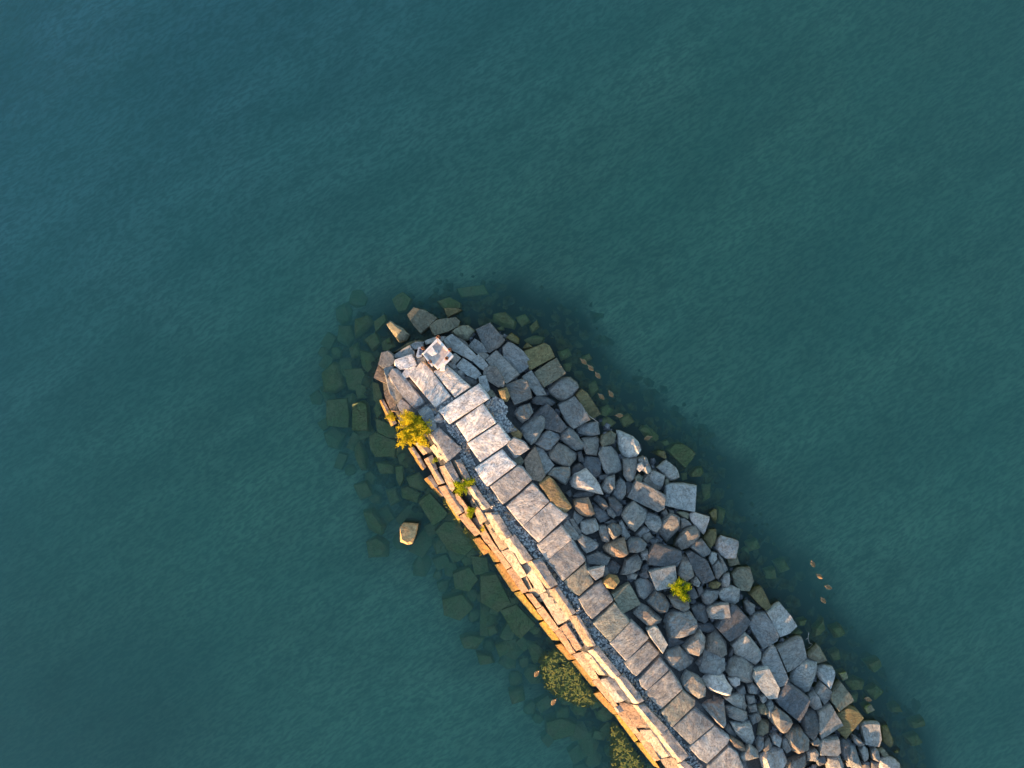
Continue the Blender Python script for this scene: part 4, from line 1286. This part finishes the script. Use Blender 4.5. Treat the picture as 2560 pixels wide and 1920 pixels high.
def duck_proto():
    # spine: (x along body, z, half width, half height)
    sp = [(-.27, .105, .006, .004), (-.23, .10, .03, .014), (-.18, .085, .065, .04), (-.10, .065, .098, .075), (0, .055, .115, .09), (.08, .06, .105, .09),
          (.14, .085, .075, .08), (.17, .125, .05, .06), (.185, .165, .043, .045), (.205, .20, .045, .045), (.235, .205, .040, .038), (.26, .198, .022, .02), (.268, .196, .004, .004)]
    v, f = [], []; seg = 12
    for i, (x, z, w, h) in enumerate(sp):
        for k in range(seg):
            a = 2 * math.pi * k / seg; v.append((x, w * math.cos(a), z + h * math.sin(a)))
    for i in range(len(sp) - 1):
        for k in range(seg):
            f.append((i * seg + k, (i + 1) * seg + k, (i + 1) * seg + (k + 1) % seg, i * seg + (k + 1) % seg))
    f.append(tuple(reversed(range(seg)))) ; f.append(tuple(range((len(sp) - 1) * seg, len(sp) * seg)))
    root = thing('duck', 'x', 'duck')
    parts = [link_mesh('body', v, [tuple(reversed(q)) for q in f], M_DUCK, root, True, 60)]
    for s in (-1, 1):
        wv, wf = [], []
        rows = [(.10, .035, .10, .13), (.03, .02, .122, .12), (-.06, .012, .118, .12), (-.14, .008, .085, .118), (-.22, .004, .035, .118)]
        for x, y0, y1, z in rows:
            for t in (0, .33, .66, 1):
                y = y0 + (y1 - y0) * t; wv.append((x, s * y, z + .035 * (1 - t * t) - .02 * t + .008))
            wv.append((x, s * (y1 + .004), z - .045))
        for i in range(len(rows) - 1):
            for k in range(4): wf.append((i * 5 + k, i * 5 + k + 1, (i + 1) * 5 + k + 1, (i + 1) * 5 + k))
        w = link_mesh('wing', wv, wf, M_WING, root, True); parts.append(w)
        fl = [(.10, .095, .09), (.03, .125, .085), (-.06, .122, .085), (-.14, .09, .09), (-.22, .04, .10)]
        fv, ff = [], []
        for x, y, z in fl: fv += [(x, s * (y - .018), z + .058), (x, s * (y + .006), z + .035), (x, s * y, z - .05)]
        for i in range(4):
            for k in range(2): ff.append((i * 3 + k, i * 3 + k + 1, i * 3 + 4 + k, i * 3 + 3 + k))
        fo = link_mesh('flank_stripe', fv, ff, M_PALE, root, True); parts.append(fo)
    bv = [(.262, -.014, .20), (.262, .014, .20), (.262, .014, .188), (.262, -.014, .188), (.31, -.016, .190), (.31, .016, .190), (.31, .016, .184), (.31, -.016, .184), (.322, 0, .187)]
    bf = [(0, 4, 5, 1), (1, 5, 6, 2), (2, 6, 7, 3), (3, 7, 4, 0), (4, 8, 5), (5, 8, 6), (6, 8, 7), (7, 8, 4), (0, 1, 2, 3)]
    parts.append(link_mesh('bill', bv, [tuple(reversed(q)) for q in bf], M_BILL, root))
    return root, parts
DUCKS = [((1458.8, 904), 140, 'uppermost duck in the line of three swimming off the tip'),
         ((1476.5, 920), 135, 'middle duck in the line of three swimming off the tip'),
         ((1494, 938.5), 128, 'lowest duck in the line of three swimming off the tip'),
         ((1503, 991.5), 138, 'duck nearer the stones in the side by side pair below the line of three'),
         ((1527, 985), 125, 'outer duck of the side by side pair below the line of three'),
         ((1548, 1038.7), 178, 'duck crossing sideways over a submerged green rock'),
         ((1619.3, 1095), 22, 'lone duck near the pale notched boulder'),
         ((2031, 1409), 118, 'uppermost duck of the four sunlit ones out in open water'),
         ((2047.6, 1440), 145, 'second from top of the four sunlit ducks in open water'),
         ((2069.7, 1467.4), 158, 'outermost of the four sunlit ducks in open water'),
         ((2057, 1500), 132, 'lowest of the four sunlit ducks in open water'),
         ((1341.9, 1682.9), 55, 'duck beside the upper left edge of the seaweed mat'),
         ((1384.2, 1753.9), 55, 'duck swimming just below the seaweed mat'),
         ((2168.7, 1747.3), 160, 'pale duck standing on the weedy rocks at the water edge')]
proto, parts = duck_proto()
for i, (p, ang, lab) in enumerate(DUCKS):
    if i == 0: o = proto
    else:
        o = proto.copy(); S.collection.objects.link(o)
        for q in parts:
            c = q.copy(); S.collection.objects.link(c); c.parent = o
    x, y = to_plan(p, .08); o.location = (x, y, .0 if i < 13 else .02)
    o.rotation_euler = (0, 0, math.radians(ang)); o.scale = (1.2,) * 3
    tag(o, lab, 'duck', 'ducks around the breakwater')

# ------------------------------------------------------------------ twigs
M_TWIG = simple('bleached_wood', (.50, .44, .38), .8, 0, (.36, .30, .25), 15)
def branch(label, tile, paths, z, r):
    pts = [[Vector((*tile_xy(tile, a, b, z), z + dz)) for a, b, dz in p] for p in paths]
    root = pts[0][0].copy()
    v, f = tube_mesh([([q - root for q in p], r) for p in pts], r)
    o = link_mesh('branch', v, f, M_TWIG); o.location = root; tag(o, label, 'branch')
branch('thin curved pale branch hanging off the long olive block into the water', 'D', [[(117, 13, .15), (121, 18, .12), (127, 22, .05), (131, 25, 0), (133, 28, -.1)]], .5, .03)
branch('bleached forked twig lying in the shallows beside the square grey block', 'H',
       [[(76, 16, .0), (75, 22, .05), (76, 27, .08), (80, 29, .03), (77, 32, .05), (73, 34, .08)], [(75, 22, .05), (72, 24, .02)]], .12, .022)
branch('long thin stick lying across the gravel strip near the bottom edge', 'G', [[(96, 98, .05), (104, 104, .1), (112, 110, .1), (118, 116, .05)]], 1.3, .018)
